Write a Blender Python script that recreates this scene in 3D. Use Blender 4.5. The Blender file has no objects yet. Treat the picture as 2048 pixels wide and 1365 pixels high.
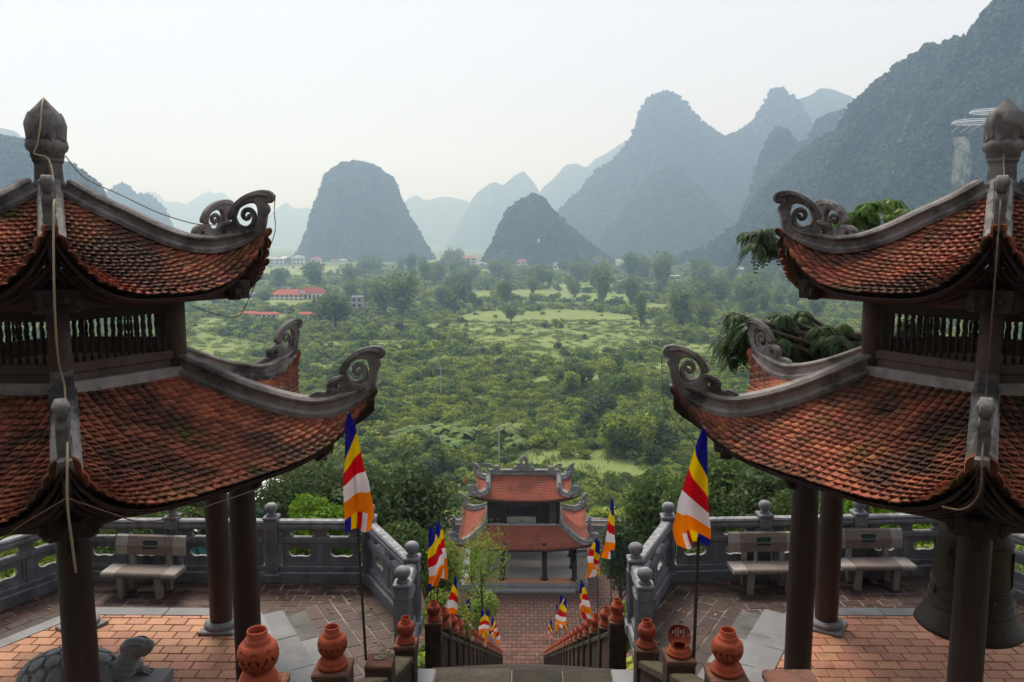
import bpy, math, random
import numpy as np
from mathutils import Vector, Matrix, Euler

random.seed(7)
rng = np.random.default_rng(7)
sc = bpy.context.scene
COL = sc.collection
R = math.radians
PI = math.pi

# ------------------------------------------------------------------ camera, sky, sun, exposure
PITCH, YAW, FPX = 0.125, math.atan(24 / 1600.0), 1600.0
cam_d = bpy.data.cameras.new('camera')
cam_d.sensor_width = 36.0
cam_d.lens = 36.0 * FPX / 2048.0
cam_d.clip_start, cam_d.clip_end = 0.1, 40000
cam = bpy.data.objects.new('camera', cam_d)
COL.objects.link(cam)
cam.location = (0, 0, 0)
cam.rotation_euler = (PI / 2 - PITCH, 0, YAW)
sc.camera = cam

SUN_EL, SUN_AZ = R(58), R(-24)          # azimuth from +Y (the view axis), negative = left
world = bpy.data.worlds.new('World')
sc.world = world
world.use_nodes = True
wn, wl = world.node_tree.nodes, world.node_tree.links
wn.clear()
w_out = wn.new('ShaderNodeOutputWorld')
w_bg = wn.new('ShaderNodeBackground')
w_sky = wn.new('ShaderNodeTexSky')
w_sky.sky_type = 'NISHITA'
w_sky.sun_disc = False
w_sky.sun_elevation = SUN_EL
w_sky.sun_rotation = SUN_AZ
w_sky.dust_density = 6.0
w_mix = wn.new('ShaderNodeMixRGB')
w_mix.inputs[0].default_value = 0.93      # an even white overcast over the clear sky
w_mix.inputs[2].default_value = (5.85, 5.95, 6.6, 1)
w_bg.inputs[1].default_value = 0.084
wl.new(w_sky.outputs[0], w_mix.inputs[1])
wl.new(w_mix.outputs[0], w_bg.inputs[0])
wl.new(w_bg.outputs[0], w_out.inputs[0])

sun_d = bpy.data.lights.new('sun', 'SUN')
sun_d.energy = 2.1
sun_d.angle = R(20)
sun_d.color = (1.0, 0.955, 0.88)
sun = bpy.data.objects.new('sun', sun_d)
COL.objects.link(sun)
_d = Vector((math.sin(SUN_AZ) * math.cos(SUN_EL), math.cos(SUN_AZ) * math.cos(SUN_EL), math.sin(SUN_EL)))
sun.rotation_euler = _d.to_track_quat('Z', 'Y').to_euler()

sc.view_settings.view_transform = 'Standard'
sc.view_settings.look = 'None'
sc.view_settings.gamma = 1.0
sc.view_settings.use_curve_mapping = False
sc.view_settings.exposure = 0.73
sc.render.engine = 'CYCLES'
sc.cycles.use_denoising = True
sc.cycles.max_bounces = 4
sc.cycles.adaptive_threshold = 0.02
sc.cycles.diffuse_bounces = 2
sc.cycles.transparent_max_bounces = 8
sc.cycles.volume_bounces = 2
sc.cycles.sample_clamp_indirect = 6.0

# ------------------------------------------------------------------ pixel helpers (layout survey only)
def ray(x, y):
    a = ((x - 1024) / FPX, 1.0, -(y - 682.5) / FPX)
    ct, st = math.cos(PITCH), math.sin(PITCH)
    Y = ct * a[1] + st * a[2]
    Z = -st * a[1] + ct * a[2]
    c, s = math.cos(YAW), math.sin(YAW)
    return np.array([c * a[0] - s * Y, s * a[0] + c * Y, Z])
def at_z(x, y, z):
    r = ray(x, y); return r * (z / r[2])
def at_y(x, y, Y):
    r = ray(x, y); return r * (Y / r[1])
def project(P):
    X, Y, Z = P
    c, s = math.cos(YAW), math.sin(YAW)
    x2 = c * X + s * Y; y2 = -s * X + c * Y
    ct, st = math.cos(PITCH), math.sin(PITCH)
    d = ct * y2 - st * Z; u = st * y2 + ct * Z
    if d < 0.2: return (-9999, -9999, d)
    return (1024 + FPX * x2 / d, 682.5 - FPX * u / d, d)
ORD_T = ['', '', 'twenty', 'thirty', 'forty']
def ordinal(i):
    if i < 20: return ORD[i]
    t, u = divmod(i + 1, 10)
    return (ORD_T[t][:-1] + 'ieth') if u == 0 else ORD_T[t] + '-' + ORD[u - 1]
def in_view(P, m=60):
    x, y, d = project(P)
    return d > 0.2 and -m < x < 2048 + m and -m < y < 1365 + m

# ------------------------------------------------------------------ numpy value noise
_perm = rng.random(4096)
def _h(ix, iy, iz):
    n = (ix * 73856093) ^ (iy * 19349663) ^ (iz * 83492791)
    return _perm[n & 4095]
def vnoise(p):
    p = np.asarray(p, float)
    i = np.floor(p).astype(np.int64); f = p - i
    f = f * f * (3 - 2 * f)
    x, y, z = i[..., 0], i[..., 1], i[..., 2]
    fx, fy, fz = f[..., 0], f[..., 1], f[..., 2]
    def L(a, b, t): return a + (b - a) * t
    return L(L(L(_h(x, y, z), _h(x + 1, y, z), fx), L(_h(x, y + 1, z), _h(x + 1, y + 1, z), fx), fy),
             L(L(_h(x, y, z + 1), _h(x + 1, y, z + 1), fx), L(_h(x, y + 1, z + 1), _h(x + 1, y + 1, z + 1), fx), fy), fz)
def fbm(p, oct=4, gain=.5):
    p = np.asarray(p, float); s = 0; a = 1; t = 0
    for k in range(oct):
        s = s + a * (vnoise(p + 17.3 * k) - .5); t += a; a *= gain; p = p * 2.03
    return s / t * 2

# ------------------------------------------------------------------ mesh builder
class MB:
    def __init__(s): s.v = []; s.f = []; s.m = []
    def add(s, vs, fs, mi=0):
        n = len(s.v); s.v.extend([tuple(map(float, v)) for v in vs])
        s.f.extend([tuple(i + n for i in f) for f in fs]); s.m.extend([mi] * len(fs)); return s
    def box(s, c, size, rz=0, ch=0.0, mi=0, mat=None):
        hx, hy, hz = size[0] / 2, size[1] / 2, size[2] / 2
        if ch <= 0:
            vs = [(x, y, z) for z in (-hz, hz) for x, y in ((-hx, -hy), (hx, -hy), (hx, hy), (-hx, hy))]
            fs = [(3, 2, 1, 0), (4, 5, 6, 7), (0, 1, 5, 4), (1, 2, 6, 5), (2, 3, 7, 6), (3, 0, 4, 7)]
        else:
            c_ = min(ch, hx * .9, hy * .9, hz * .9)
            vs = []
            def ring(ix, iy, z):
                return [(-hx + ix, -hy + iy, z), (hx - ix, -hy + iy, z), (hx - ix, hy - iy, z), (-hx + ix, hy - iy, z)]
            # octagonal plan rings give chamfered vertical edges too
            def oct_(e, z):
                a = c_
                return [(-hx + a, -hy + e, z), (hx - a, -hy + e, z), (hx - e, -hy + a, z), (hx - e, hy - a, z),
                        (hx - a, hy - e, z), (-hx + a, hy - e, z), (-hx + e, hy - a, z), (-hx + e, -hy + a, z)]
            vs = ring(c_, c_, -hz) + oct_(0, -hz + c_) + oct_(0, hz - c_) + ring(c_, c_, hz)
            fs = [(3, 2, 1, 0), (20, 21, 22, 23)]
            for k in range(8):
                a, b = 4 + k, 4 + (k + 1) % 8
                fs.append((a, b, b + 8, a + 8))
            for k in range(4):
                a, b = 4 + 2 * k, 4 + 2 * k + 1
                fs.append((k, (k + 1) % 4, b, a))
                fs.append((12 + 2 * k, 12 + 2 * k + 1, 20 + (k + 1) % 4, 20 + k))
                fs.append((k, 4 + (2 * k - 1) % 8, 4 + 2 * k)[::-1])
                fs.append((20 + k, 12 + (2 * k - 1) % 8, 12 + 2 * k))
        M = mat if mat is not None else Matrix.Translation(c) @ Matrix.Rotation(rz, 4, 'Z')
        return s.add([M @ Vector(v) for v in vs], fs, mi)
    def frustum(s, c, a, b, h, rz=0, mi=0):
        vs = []
        for (w, d), z in ((a, 0), (b, h)):
            vs += [(-w / 2, -d / 2, z), (w / 2, -d / 2, z), (w / 2, d / 2, z), (-w / 2, d / 2, z)]
        fs = [(3, 2, 1, 0), (4, 5, 6, 7), (0, 1, 5, 4), (1, 2, 6, 5), (2, 3, 7, 6), (3, 0, 4, 7)]
        M = Matrix.Translation(c) @ Matrix.Rotation(rz, 4, 'Z')
        return s.add([M @ Vector(v) for v in vs], fs, mi)
    def lathe(s, prof, n=24, c=(0, 0, 0), mi=0, skip=None, phase=0):
        base = len(s.v)
        for r, z in prof:
            for k in range(n):
                a = 2 * PI * k / n + phase
                s.v.append((c[0] + r * math.cos(a), c[1] + r * math.sin(a), c[2] + z))
        for j in range(len(prof) - 1):
            for k in range(n):
                if skip and skip(j, k): continue
                a = base + j * n + k; b = base + j * n + (k + 1) % n
                s.f.append((a, b, b + n, a + n)); s.m.append(mi)
        return s
    def tube(s, path, rad, n=8, mi=0, cap=True):
        P = [Vector(p) for p in path]; base = len(s.v)
        up = Vector((0, 0, 1))
        for i, p in enumerate(P):
            t = (P[min(i + 1, len(P) - 1)] - P[max(i - 1, 0)])
            if t.length < 1e-9: t = Vector((0, 0, 1))
            t.normalize()
            a = t.cross(up)
            if a.length < .05: a = t.cross(Vector((1, 0, 0)))
            a.normalize(); b = a.cross(t)
            r = rad[i] if hasattr(rad, '__len__') else rad
            for k in range(n):
                w = 2 * PI * k / n
                s.v.append(tuple(p + a * (r * math.cos(w)) + b * (r * math.sin(w))))
        for i in range(len(P) - 1):
            for k in range(n):
                q = base + i * n + k; w = base + i * n + (k + 1) % n
                s.f.append((q, w, w + n, q + n)); s.m.append(mi)
        if cap:
            s.f.append(tuple(base + k for k in range(n))[::-1]); s.m.append(mi)
            e = base + (len(P) - 1) * n
            s.f.append(tuple(e + k for k in range(n))); s.m.append(mi)
        return s
    def sweep(s, frames, prof, mi=0, closed=True):
        # frames: list of (origin, side, up); prof: list of (a, b)
        base = len(s.v); n = len(prof)
        for o, sd, up in frames:
            o, sd, up = Vector(o), Vector(sd), Vector(up)
            for a, b in prof: s.v.append(tuple(o + sd * a + up * b))
        for i in range(len(frames) - 1):
            for k in range(n if closed else n - 1):
                q = base + i * n + k; w = base + i * n + (k + 1) % n
                s.f.append((q, w, w + n, q + n)); s.m.append(mi)
        if closed:
            s.f.append(tuple(base + k for k in range(n))[::-1]); s.m.append(mi)
            e = base + (len(frames) - 1) * n
            s.f.append(tuple(e + k for k in range(n))); s.m.append(mi)
        return s
    def prism(s, poly, z0, z1, ch=0.0, mi=0):
        n = len(poly)
        if n < 3: return s
        cx = sum(p[0] for p in poly) / n; cy = sum(p[1] for p in poly) / n
        def ins(p, d):
            L = math.hypot(p[0] - cx, p[1] - cy) or 1
            return (p[0] - (p[0] - cx) / L * d, p[1] - (p[1] - cy) / L * d)
        vs = [(p[0], p[1], z0) for p in poly]
        fs = [tuple(range(n))[::-1]]
        if ch > 0:
            vs += [(p[0], p[1], z1 - ch) for p in poly] + [(*ins(p, ch * 1.5), z1) for p in poly]
            fs += [(k, (k + 1) % n, n + (k + 1) % n, n + k) for k in range(n)]
            fs += [(n + k, n + (k + 1) % n, 2 * n + (k + 1) % n, 2 * n + k) for k in range(n)]
            fs.append(tuple(range(2 * n, 3 * n)))
        else:
            vs += [(p[0], p[1], z1) for p in poly]
            fs += [(k, (k + 1) % n, n + (k + 1) % n, n + k) for k in range(n)]
            fs.append(tuple(range(n, 2 * n)))
        return s.add(vs, fs, mi)
    def grid(s, fn, nu, nv, mi=0, mfn=None):
        base = len(s.v)
        for j in range(nv + 1):
            for i in range(nu + 1):
                s.v.append(tuple(map(float, fn(i / nu, j / nv))))
        for j in range(nv):
            for i in range(nu):
                a = base + j * (nu + 1) + i
                s.f.append((a, a + 1, a + nu + 2, a + nu + 1)); s.m.append(mfn(i, j) if mfn else mi)
        return s
    def mesh(s, name, mats, smooth=False):
        me = bpy.data.meshes.new(name)
        me.from_pydata(s.v, [], s.f)
        for m in (mats if isinstance(mats, (list, tuple)) else [mats]): me.materials.append(m)
        if any(s.m): me.polygons.foreach_set('material_index', s.m)
        if smooth: me.polygons.foreach_set('use_smooth', [True] * len(me.polygons))
        me.update(); return me
    def build(s, name, mats, parent=None, smooth=False, loc=(0, 0, 0), **k):
        return link(name, s.mesh(name, mats, smooth), parent, loc, **k)

def tag(o, label=None, category=None, group=None, kind=None):
    if label: o['label'] = label
    if category: o['category'] = category
    if group: o['group'] = group
    if kind: o['kind'] = kind
    return o
def link(name, me, parent=None, loc=(0, 0, 0), rot=None, scale=None, **k):
    o = bpy.data.objects.new(name, me); COL.objects.link(o)
    o.location = loc
    if rot is not None: o.rotation_euler = rot
    if scale is not None: o.scale = scale if hasattr(scale, '__len__') else (scale,) * 3
    if parent is not None: o.parent = parent
    return tag(o, **k)
def empty(name, loc=(0, 0, 0), rz=0, **k):
    o = link(name, None, None, loc, (0, 0, rz), **k); o.empty_display_size = .2
    return o
def copy_tree(o, parent=None):
    c = o.copy(); COL.objects.link(c); c.parent = parent
    for ch in list(o.children): copy_tree(ch, c)
    return c
def np_mesh(name, V, F, mat_, attr=None, smooth=False):
    me = bpy.data.meshes.new(name)
    V = np.ascontiguousarray(V, np.float32); F = np.ascontiguousarray(F, np.int32)
    me.vertices.add(len(V)); me.vertices.foreach_set('co', V.ravel())
    k = F.shape[1]
    me.loops.add(F.size); me.loops.foreach_set('vertex_index', F.ravel())
    me.polygons.add(len(F)); me.polygons.foreach_set('loop_start', np.arange(0, F.size, k, dtype=np.int32))
    if smooth: me.polygons.foreach_set('use_smooth', np.ones(len(F), bool))
    me.materials.append(mat_)
    if attr is not None:
        a = me.attributes.new('rnd', 'FLOAT', 'POINT'); a.data.foreach_set('value', np.ascontiguousarray(attr, np.float32))
    me.update(calc_edges=True); me.validate(); return me
def plate(name, outer, holes, depth, mats, bevel=0.0, res=1):
    """a cut-out plate in the XY plane, extruded +-depth/2 in Z"""
    cu = bpy.data.curves.new(name, 'CURVE'); cu.dimensions = '2D'; cu.fill_mode = 'BOTH'
    cu.extrude = depth / 2 - bevel; cu.bevel_depth = bevel; cu.bevel_resolution = res
    for poly in [outer] + list(holes):
        sp = cu.splines.new('POLY'); sp.points.add(len(poly) - 1); sp.use_cyclic_u = True
        for p, q in zip(sp.points, poly): p.co = (q[0], q[1], 0, 1)
    o = bpy.data.objects.new(name, cu)
    me = bpy.data.meshes.new_from_object(o)
    bpy.data.objects.remove(o); bpy.data.curves.remove(cu)
    me.name = name; me.materials.clear()
    for m in (mats if isinstance(mats, (list, tuple)) else [mats]): me.materials.append(m)
    return me
def smooth_poly(pts, n=3):
    """Catmull-Rom closed polygon"""
    out = []; m = len(pts)
    for i in range(m):
        p0, p1, p2, p3 = (np.array(pts[(i + k - 1) % m], float) for k in range(4))
        for j in range(n):
            t = j / n
            out.append(tuple(.5 * ((2 * p1) + (-p0 + p2) * t + (2 * p0 - 5 * p1 + 4 * p2 - p3) * t * t + (-p0 + 3 * p1 - 3 * p2 + p3) * t ** 3)))
    return out
def smooth_line(pts, n=4):
    out = []; m = len(pts)
    for i in range(m - 1):
        p0, p1, p2, p3 = (np.array(pts[min(max(i + k - 1, 0), m - 1)], float) for k in range(4))
        for j in range(n):
            t = j / n
            out.append(.5 * ((2 * p1) + (-p0 + p2) * t + (2 * p0 - 5 * p1 + 4 * p2 - p3) * t * t + (-p0 + 3 * p1 - 3 * p2 + p3) * t ** 3))
    out.append(np.array(pts[-1], float)); return out
def clip_poly(poly, a, b, c):
    """keep a*x + b*y <= c"""
    out = []
    for i in range(len(poly)):
        p, q = poly[i], poly[(i + 1) % len(poly)]
        dp = a * p[0] + b * p[1] - c; dq = a * q[0] + b * q[1] - c
        if dp <= 0: out.append(p)
        if dp * dq < 0:
            t = dp / (dp - dq); out.append((p[0] + (q[0] - p[0]) * t, p[1] + (q[1] - p[1]) * t))
    return out
def poly_area(p):
    return abs(sum(p[i][0] * p[(i + 1) % len(p)][1] - p[(i + 1) % len(p)][0] * p[i][1] for i in range(len(p)))) / 2
ORD = ['first', 'second', 'third', 'fourth', 'fifth', 'sixth', 'seventh', 'eighth', 'ninth', 'tenth', 'eleventh', 'twelfth',
       'thirteenth', 'fourteenth', 'fifteenth', 'sixteenth', 'seventeenth', 'eighteenth', 'nineteenth', 'twentieth',
       'twenty-first', 'twenty-second', 'twenty-third', 'twenty-fourth']

# ------------------------------------------------------------------ materials
def mat(name, c1, c2, scale=4.0, rough=.85, bump=.15, bscale=30.0, stain=None, stain2=None, rnd=0.0, hue=0.0, spec=.3, metal=0.0,
        stretch=(1, 1, 1), trans=0.0, detail=6, top=None):
    """procedural surface: noise c1..c2 on world position, stains with their own noise, per-piece brightness"""
    m = bpy.data.materials.new(name); m.use_nodes = True
    n, l = m.node_tree.nodes, m.node_tree.links
    bs = n['Principled BSDF']; out = n['Material Output']
    geo = n.new('ShaderNodeNewGeometry')
    mp = n.new('ShaderNodeMapping'); mp.inputs['Scale'].default_value = stretch
    l.new(geo.outputs['Position'], mp.inputs[0])
    def noise(s, d=detail, r=.6):
        t = n.new('ShaderNodeTexNoise'); t.inputs['Scale'].default_value = s; t.inputs['Detail'].default_value = d
        t.inputs['Roughness'].default_value = r; l.new(mp.outputs[0], t.inputs['Vector']); return t
    def ramp(src, lo, hi):
        r = n.new('ShaderNodeMapRange'); r.inputs[1].default_value = lo; r.inputs[2].default_value = hi
        l.new(src, r.inputs[0]); return r.outputs[0]
    def mix(f, a, b):
        x = n.new('ShaderNodeMixRGB'); l.new(f, x.inputs[0])
        for s_, k in ((a, 1), (b, 2)):
            if isinstance(s_, tuple): x.inputs[k].default_value = (*s_, 1)
            else: l.new(s_, x.inputs[k])
        return x.outputs[0]
    col = mix(ramp(noise(scale).outputs[0], .3, .7), c1, c2)
    if rnd or hue:
        at = n.new('ShaderNodeAttribute'); at.attribute_name = 'rnd'
        oi = n.new('ShaderNodeObjectInfo')
        ad = n.new('ShaderNodeMath'); ad.operation = 'ADD'; l.new(at.outputs['Fac'], ad.inputs[0]); l.new(oi.outputs['Random'], ad.inputs[1])
        fr = n.new('ShaderNodeMath'); fr.operation = 'FRACT'; l.new(ad.outputs[0], fr.inputs[0])
        hs = n.new('ShaderNodeHueSaturation')
        mr = n.new('ShaderNodeMapRange'); mr.inputs[3].default_value = 1 - rnd; mr.inputs[4].default_value = 1 + rnd
        l.new(fr.outputs[0], mr.inputs[0]); l.new(mr.outputs[0], hs.inputs['Value'])
        if hue:
            f2 = n.new('ShaderNodeMath'); f2.operation = 'MULTIPLY'; f2.inputs[1].default_value = 7.31; l.new(fr.outputs[0], f2.inputs[0])
            f3 = n.new('ShaderNodeMath'); f3.operation = 'FRACT'; l.new(f2.outputs[0], f3.inputs[0])
            m2 = n.new('ShaderNodeMapRange'); m2.inputs[3].default_value = .5 - hue; m2.inputs[4].default_value = .5 + hue
            l.new(f3.outputs[0], m2.inputs[0]); l.new(m2.outputs[0], hs.inputs['Hue'])
        l.new(col, hs.inputs['Color']); col = hs.outputs[0]
    for st in (stain, stain2):
        if st:
            sc_, s_, lo, hi = st[:4]
            f = ramp(noise(s_, 8, .68).outputs[0], lo, hi)
            if len(st) > 4:
                k = n.new('ShaderNodeMath'); k.operation = 'MULTIPLY'; k.inputs[1].default_value = st[4]; l.new(f, k.inputs[0]); f = k.outputs[0]
            col = mix(f, col, sc_)
    if top:      # colour mixed into upward faces, broken up by noise
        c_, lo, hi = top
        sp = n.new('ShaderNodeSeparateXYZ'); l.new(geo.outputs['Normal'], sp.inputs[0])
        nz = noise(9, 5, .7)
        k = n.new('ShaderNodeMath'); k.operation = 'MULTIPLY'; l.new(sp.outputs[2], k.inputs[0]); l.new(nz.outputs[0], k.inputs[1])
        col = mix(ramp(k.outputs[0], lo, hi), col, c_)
    l.new(col, bs.inputs['Base Color'])
    bs.inputs['Roughness'].default_value = rough
    bs.inputs['Specular IOR Level'].default_value = spec
    bs.inputs['Metallic'].default_value = metal
    if bump:
        b = n.new('ShaderNodeBump'); b.inputs['Strength'].default_value = bump; b.inputs['Distance'].default_value = 1.0 / bscale
        l.new(noise(bscale, 6, .65).outputs[0], b.inputs['Height']); l.new(b.outputs[0], bs.inputs['Normal'])
    if trans:
        tr = n.new('ShaderNodeBsdfTranslucent'); l.new(col, tr.inputs[0])
        mx = n.new('ShaderNodeMixShader'); mx.inputs[0].default_value = trans
        l.new(bs.outputs[0], mx.inputs[1]); l.new(tr.outputs[0], mx.inputs[2]); l.new(mx.outputs[0], out.inputs[0])
    return m

M = {}
M['tile'] = mat('roof_clay', (.41, .126, .064), (.26, .086, .047), 2.6, .85, .35, 60, stain=((.042, .03, .021), 1.0, .43, .575, .88),
                stain2=((.07, .08, .012), 1.7, .56, .66, .75), rnd=.34, hue=.012)
M['ridge'] = mat('weathered_stucco', (.26, .245, .23), (.13, .12, .112), 3.0, .92, .55, 40, stain=((.034, .032, .03), 2.6, .46, .62, .85),
                 stain2=((.44, .42, .4), 2.9, .55, .7, .65))
M['plaster'] = mat('old_lime_plaster', (.42, .395, .37), (.3, .28, .26), 3.5, .92, .2, 40, stain=((.1, .09, .08), 2.4, .52, .68, .7))
M['wood'] = mat('dark_timber', (.034, .017, .012), (.016, .009, .007), 3.0, .62, .25, 26, stain=((.065, .045, .036), 1.7, .55, .72, .6), stretch=(1, 1, .18), spec=.3)
M['wood_red'] = mat('reddish_timber', (.085, .032, .018), (.045, .02, .013), 3.0, .6, .2, 26, stretch=(1, 1, .18), spec=.4)
M['wood_grey'] = mat('weathered_timber', (.16, .118, .096), (.09, .062, .05), 4.0, .8, .25, 30, stain=((.05, .035, .028), 2.0, .55, .7, .7), stretch=(1, 1, .5))
M['wood_pillar'] = mat('pillar_timber', (.07, .031, .02), (.026, .014, .01), 3.2, .5, .3, 22, stain=((.095, .066, .054), 2.2, .54, .70, .6), stretch=(1, 1, .09), spec=.45)
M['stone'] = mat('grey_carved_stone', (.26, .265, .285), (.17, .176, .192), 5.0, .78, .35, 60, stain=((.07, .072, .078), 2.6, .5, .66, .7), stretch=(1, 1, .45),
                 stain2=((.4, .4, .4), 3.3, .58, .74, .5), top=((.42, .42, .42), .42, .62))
M['slab'] = mat('grey_stone_slab', (.27, .27, .275), (.2, .2, .205), 2.4, .62, .12, 50, stain=((.12, .115, .1), 1.6, .55, .72, .6), rnd=.12, spec=.45)
M['slab_moss'] = mat('mossy_stone_slab', (.085, .07, .055), (.034, .03, .024), 4.5, .85, .7, 22, stain=((.05, .043, .024), 2.2, .46, .62, .8), rnd=.45)
M['slab_dark'] = mat('darkened_stone_slab', (.17, .165, .15), (.1, .098, .09), 3.5, .75, .3, 40, stain=((.06, .06, .05), 3, .5, .66, .7), rnd=.1)
M['floor'] = mat('terracotta_floor', (.56, .27, .155), (.48, .22, .12), 1.8, .6, .12, 60, stain=((.3, .13, .07), 2.4, .53, .7, .7), stain2=((.66, .38, .25), 5.0, .6, .74, .4), rnd=.2, hue=.01, spec=.4)
M['brick'] = mat('dark_wet_paver', (.098, .042, .03), (.05, .025, .02), 1.7, .5, .3, 26, stain=((.032, .026, .02), 1.1, .46, .66, .85), stain2=((.05, .065, .014), 1.5, .62, .74, .7), rnd=.3, hue=.012, spec=.5)
M['grout_light'] = mat('lime_grout', (.34, .3, .265), (.15, .13, .11), 1.6, .9, .3, 40, stain=((.06, .045, .032), 1.1, .45, .58, .9))
M['pale_floor'] = mat('pale_polished_tile', (.55, .5, .47), (.48, .42, .39), .9, .3, .05, 12)
M['grout'] = mat('pale_grout', (.28, .245, .21), (.13, .11, .09), 2.4, .9, .3, 40, stain=((.06, .05, .035), 1.4, .46, .6, .8))
M['court'] = mat('court_brick', (.17, .07, .046), (.095, .042, .03), 1.1, .8, .3, 10, stain=((.06, .034, .028), .6, .46, .64, .8), rnd=.36)
M['urn'] = mat('terracotta_lantern', (.37, .064, .022), (.29, .05, .018), 6.0, .7, .12, 60, stain=((.09, .024, .014), 7.0, .54, .7, .75), stain2=((.42, .16, .1), 11.0, .62, .74, .5), rnd=.16)
M['post'] = mat('mossy_brick_post', (.13, .066, .046), (.06, .036, .027), 5.0, .9, .5, 26, stain=((.03, .03, .018), 3.0, .45, .6, .9), rnd=.25)
M['post_top'] = mat('mossy_coping', (.1, .075, .05), (.055, .045, .03), 4.0, .9, .5, 24, stain=((.055, .065, .02), 3.0, .45, .62, .8))
M['granito'] = mat('washed_pebble_concrete', (.11, .08, .065), (.36, .3, .26), 60, .85, .4, 70, stain=((.12, .1, .085), 3, .55, .7, .5))
M['pale'] = mat('pale_cast_concrete', (.42, .385, .345), (.32, .29, .255), 8, .88, .2, 60, stain=((.16, .14, .12), 5, .55, .72, .6))
M['plaque'] = mat('dark_green_enamel', (.012, .05, .046), (.009, .04, .037), 4, .35, 0, 20)
M['plaque_text'] = mat('faded_lettering', (.11, .2, .18), (.04, .1, .09), 60, .5, 0, 20)
M['bronze'] = mat('aged_bronze', (.075, .05, .026), (.034, .024, .015), 3.0, .5, .25, 50, stain=((.035, .042, .034), 2.2, .5, .66, .7), metal=.35, spec=.4)
M['turtle'] = mat('dark_grey_granite', (.3, .3, .3), (.2, .2, .203), 26, .5, .2, 110, stain=((.2, .2, .195), 4, .58, .72, .5), spec=.45)
M['cable'] = mat('cream_light_rope', (.5, .42, .27), (.36, .29, .18), 4, .6, 0, 20)
M['wire'] = mat('brown_wire', (.2, .13, .08), (.12, .08, .05), 4, .6, 0, 20)
M['pole'] = mat('bamboo_flag_pole', (.06, .045, .03), (.03, .025, .02), 5, .7, .1, 30)
FLAGC = [('blue', (.012, .012, .24)), ('yellow', (.86, .58, .0)), ('red', (.62, .004, .012)), ('white', (.86, .78, .82)), ('orange', (.95, .23, .0))]
FM = [mat('flag_cloth_' + a, c, tuple(x * .9 for x in c), 3, .75, .06, 120, trans=.35, spec=.15) for a, c in FLAGC]
M['bark'] = mat('tree_bark', (.1, .075, .055), (.05, .038, .028), 6, .9, .4, 20)
def leafm(name, a, b, rnd=.35, trans=.4, hue=.02, rough=.55, spec=.15, scale=.6):
    return mat(name, a, b, scale, rough, 0, 20, rnd=rnd, hue=hue, trans=trans, spec=spec, detail=2)
M['leaf_bright'] = leafm('leaf_bright_green', (.2, .34, .025), (.13, .25, .018))
M['leaf_dark'] = leafm('leaf_dark_green', (.1, .145, .055), (.07, .11, .042))
M['leaf_mid'] = leafm('leaf_mid_green', (.11, .165, .042), (.08, .13, .034))
M['leaf_willow'] = leafm('leaf_yellow_green', (.26, .34, .05), (.19, .27, .04))
M['leaf_palm'] = leafm('leaf_glossy_deep_green', (.036, .066, .019), (.052, .092, .02), rough=.5, spec=.2, trans=.25)
M['leaf_palm_young'] = leafm('leaf_young_green', (.13, .22, .03), (.09, .17, .02), rough=.4)
M['leaf_scrub'] = leafm('scrub_leaf', (.19, .275, .035), (.32, .36, .055), rnd=.42, hue=.03)
M['leaf_scrub2'] = leafm('scrub_leaf_deep', (.09, .155, .034), (.135, .205, .04), rnd=.4, hue=.02)
M['leaf_bamboo'] = leafm('bamboo_leaf', (.21, .26, .07), (.15, .21, .055), rnd=.3)
M['leaf_banana'] = leafm('banana_leaf', (.22, .3, .08), (.16, .24, .06), rnd=.25)
M['reed'] = leafm('reed_blade', (.22, .27, .06), (.14, .2, .04))
M['forest'] = leafm('hill_forest_leaf', (.038, .074, .02), (.085, .13, .034), rnd=.5, hue=.025, trans=.25, scale=.03)
M['h_wall'] = mat('whitewashed_wall', (.72, .69, .64), (.6, .57, .53), .3, .9, 0, 5)
M['h_wall2'] = mat('grey_render_wall', (.42, .42, .43), (.34, .34, .35), .3, .9, 0, 5)
M['h_roof'] = mat('red_tile_roof', (.42, .1, .055), (.33, .08, .05), .5, .9, .2, 3)
M['h_metal'] = mat('grey_sheet_roof', (.3, .29, .33), (.22, .21, .25), .2, .6, .1, 3)
M['h_glass'] = mat('dark_window_glass', (.03, .035, .04), (.02, .022, .026), 2, .2, 0, 5)
M['teal'] = mat('teal_sheet', (.02, .16, .19), (.016, .12, .15), 2, .6, 0, 5)
M['white_roof'] = mat('white_sheet_roof', (.75, .77, .78), (.66, .68, .7), 1, .5, 0, 5)
M['road'] = mat('bare_pale_earth', (.62, .56, .5), (.5, .45, .4), .05, .9, 0, 5)
M['skywalk'] = mat('white_painted_steel', (.8, .81, .82), (.74, .75, .76), .3, .5, 0, 5)
M['temple_tile'] = mat('gate_roof_clay', (.37, .105, .06), (.27, .075, .042), 1.2, .9, .5, 9, stain=((.08, .038, .028), 1.0, .53, .68, .8), stain2=((.4, .14, .08), 6, .62, .74, .6), rnd=.3)
M['temple_stone'] = mat('gate_ridge_stucco', (.3, .3, .29), (.16, .16, .155), 1.6, .9, .3, 12, stain=((.06, .06, .058), 2.0, .52, .66, .7))
M['mortar_wall'] = mat('whitish_wall', (.72, .66, .62), (.62, .56, .53), 1.0, .9, .1, 12)
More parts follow.
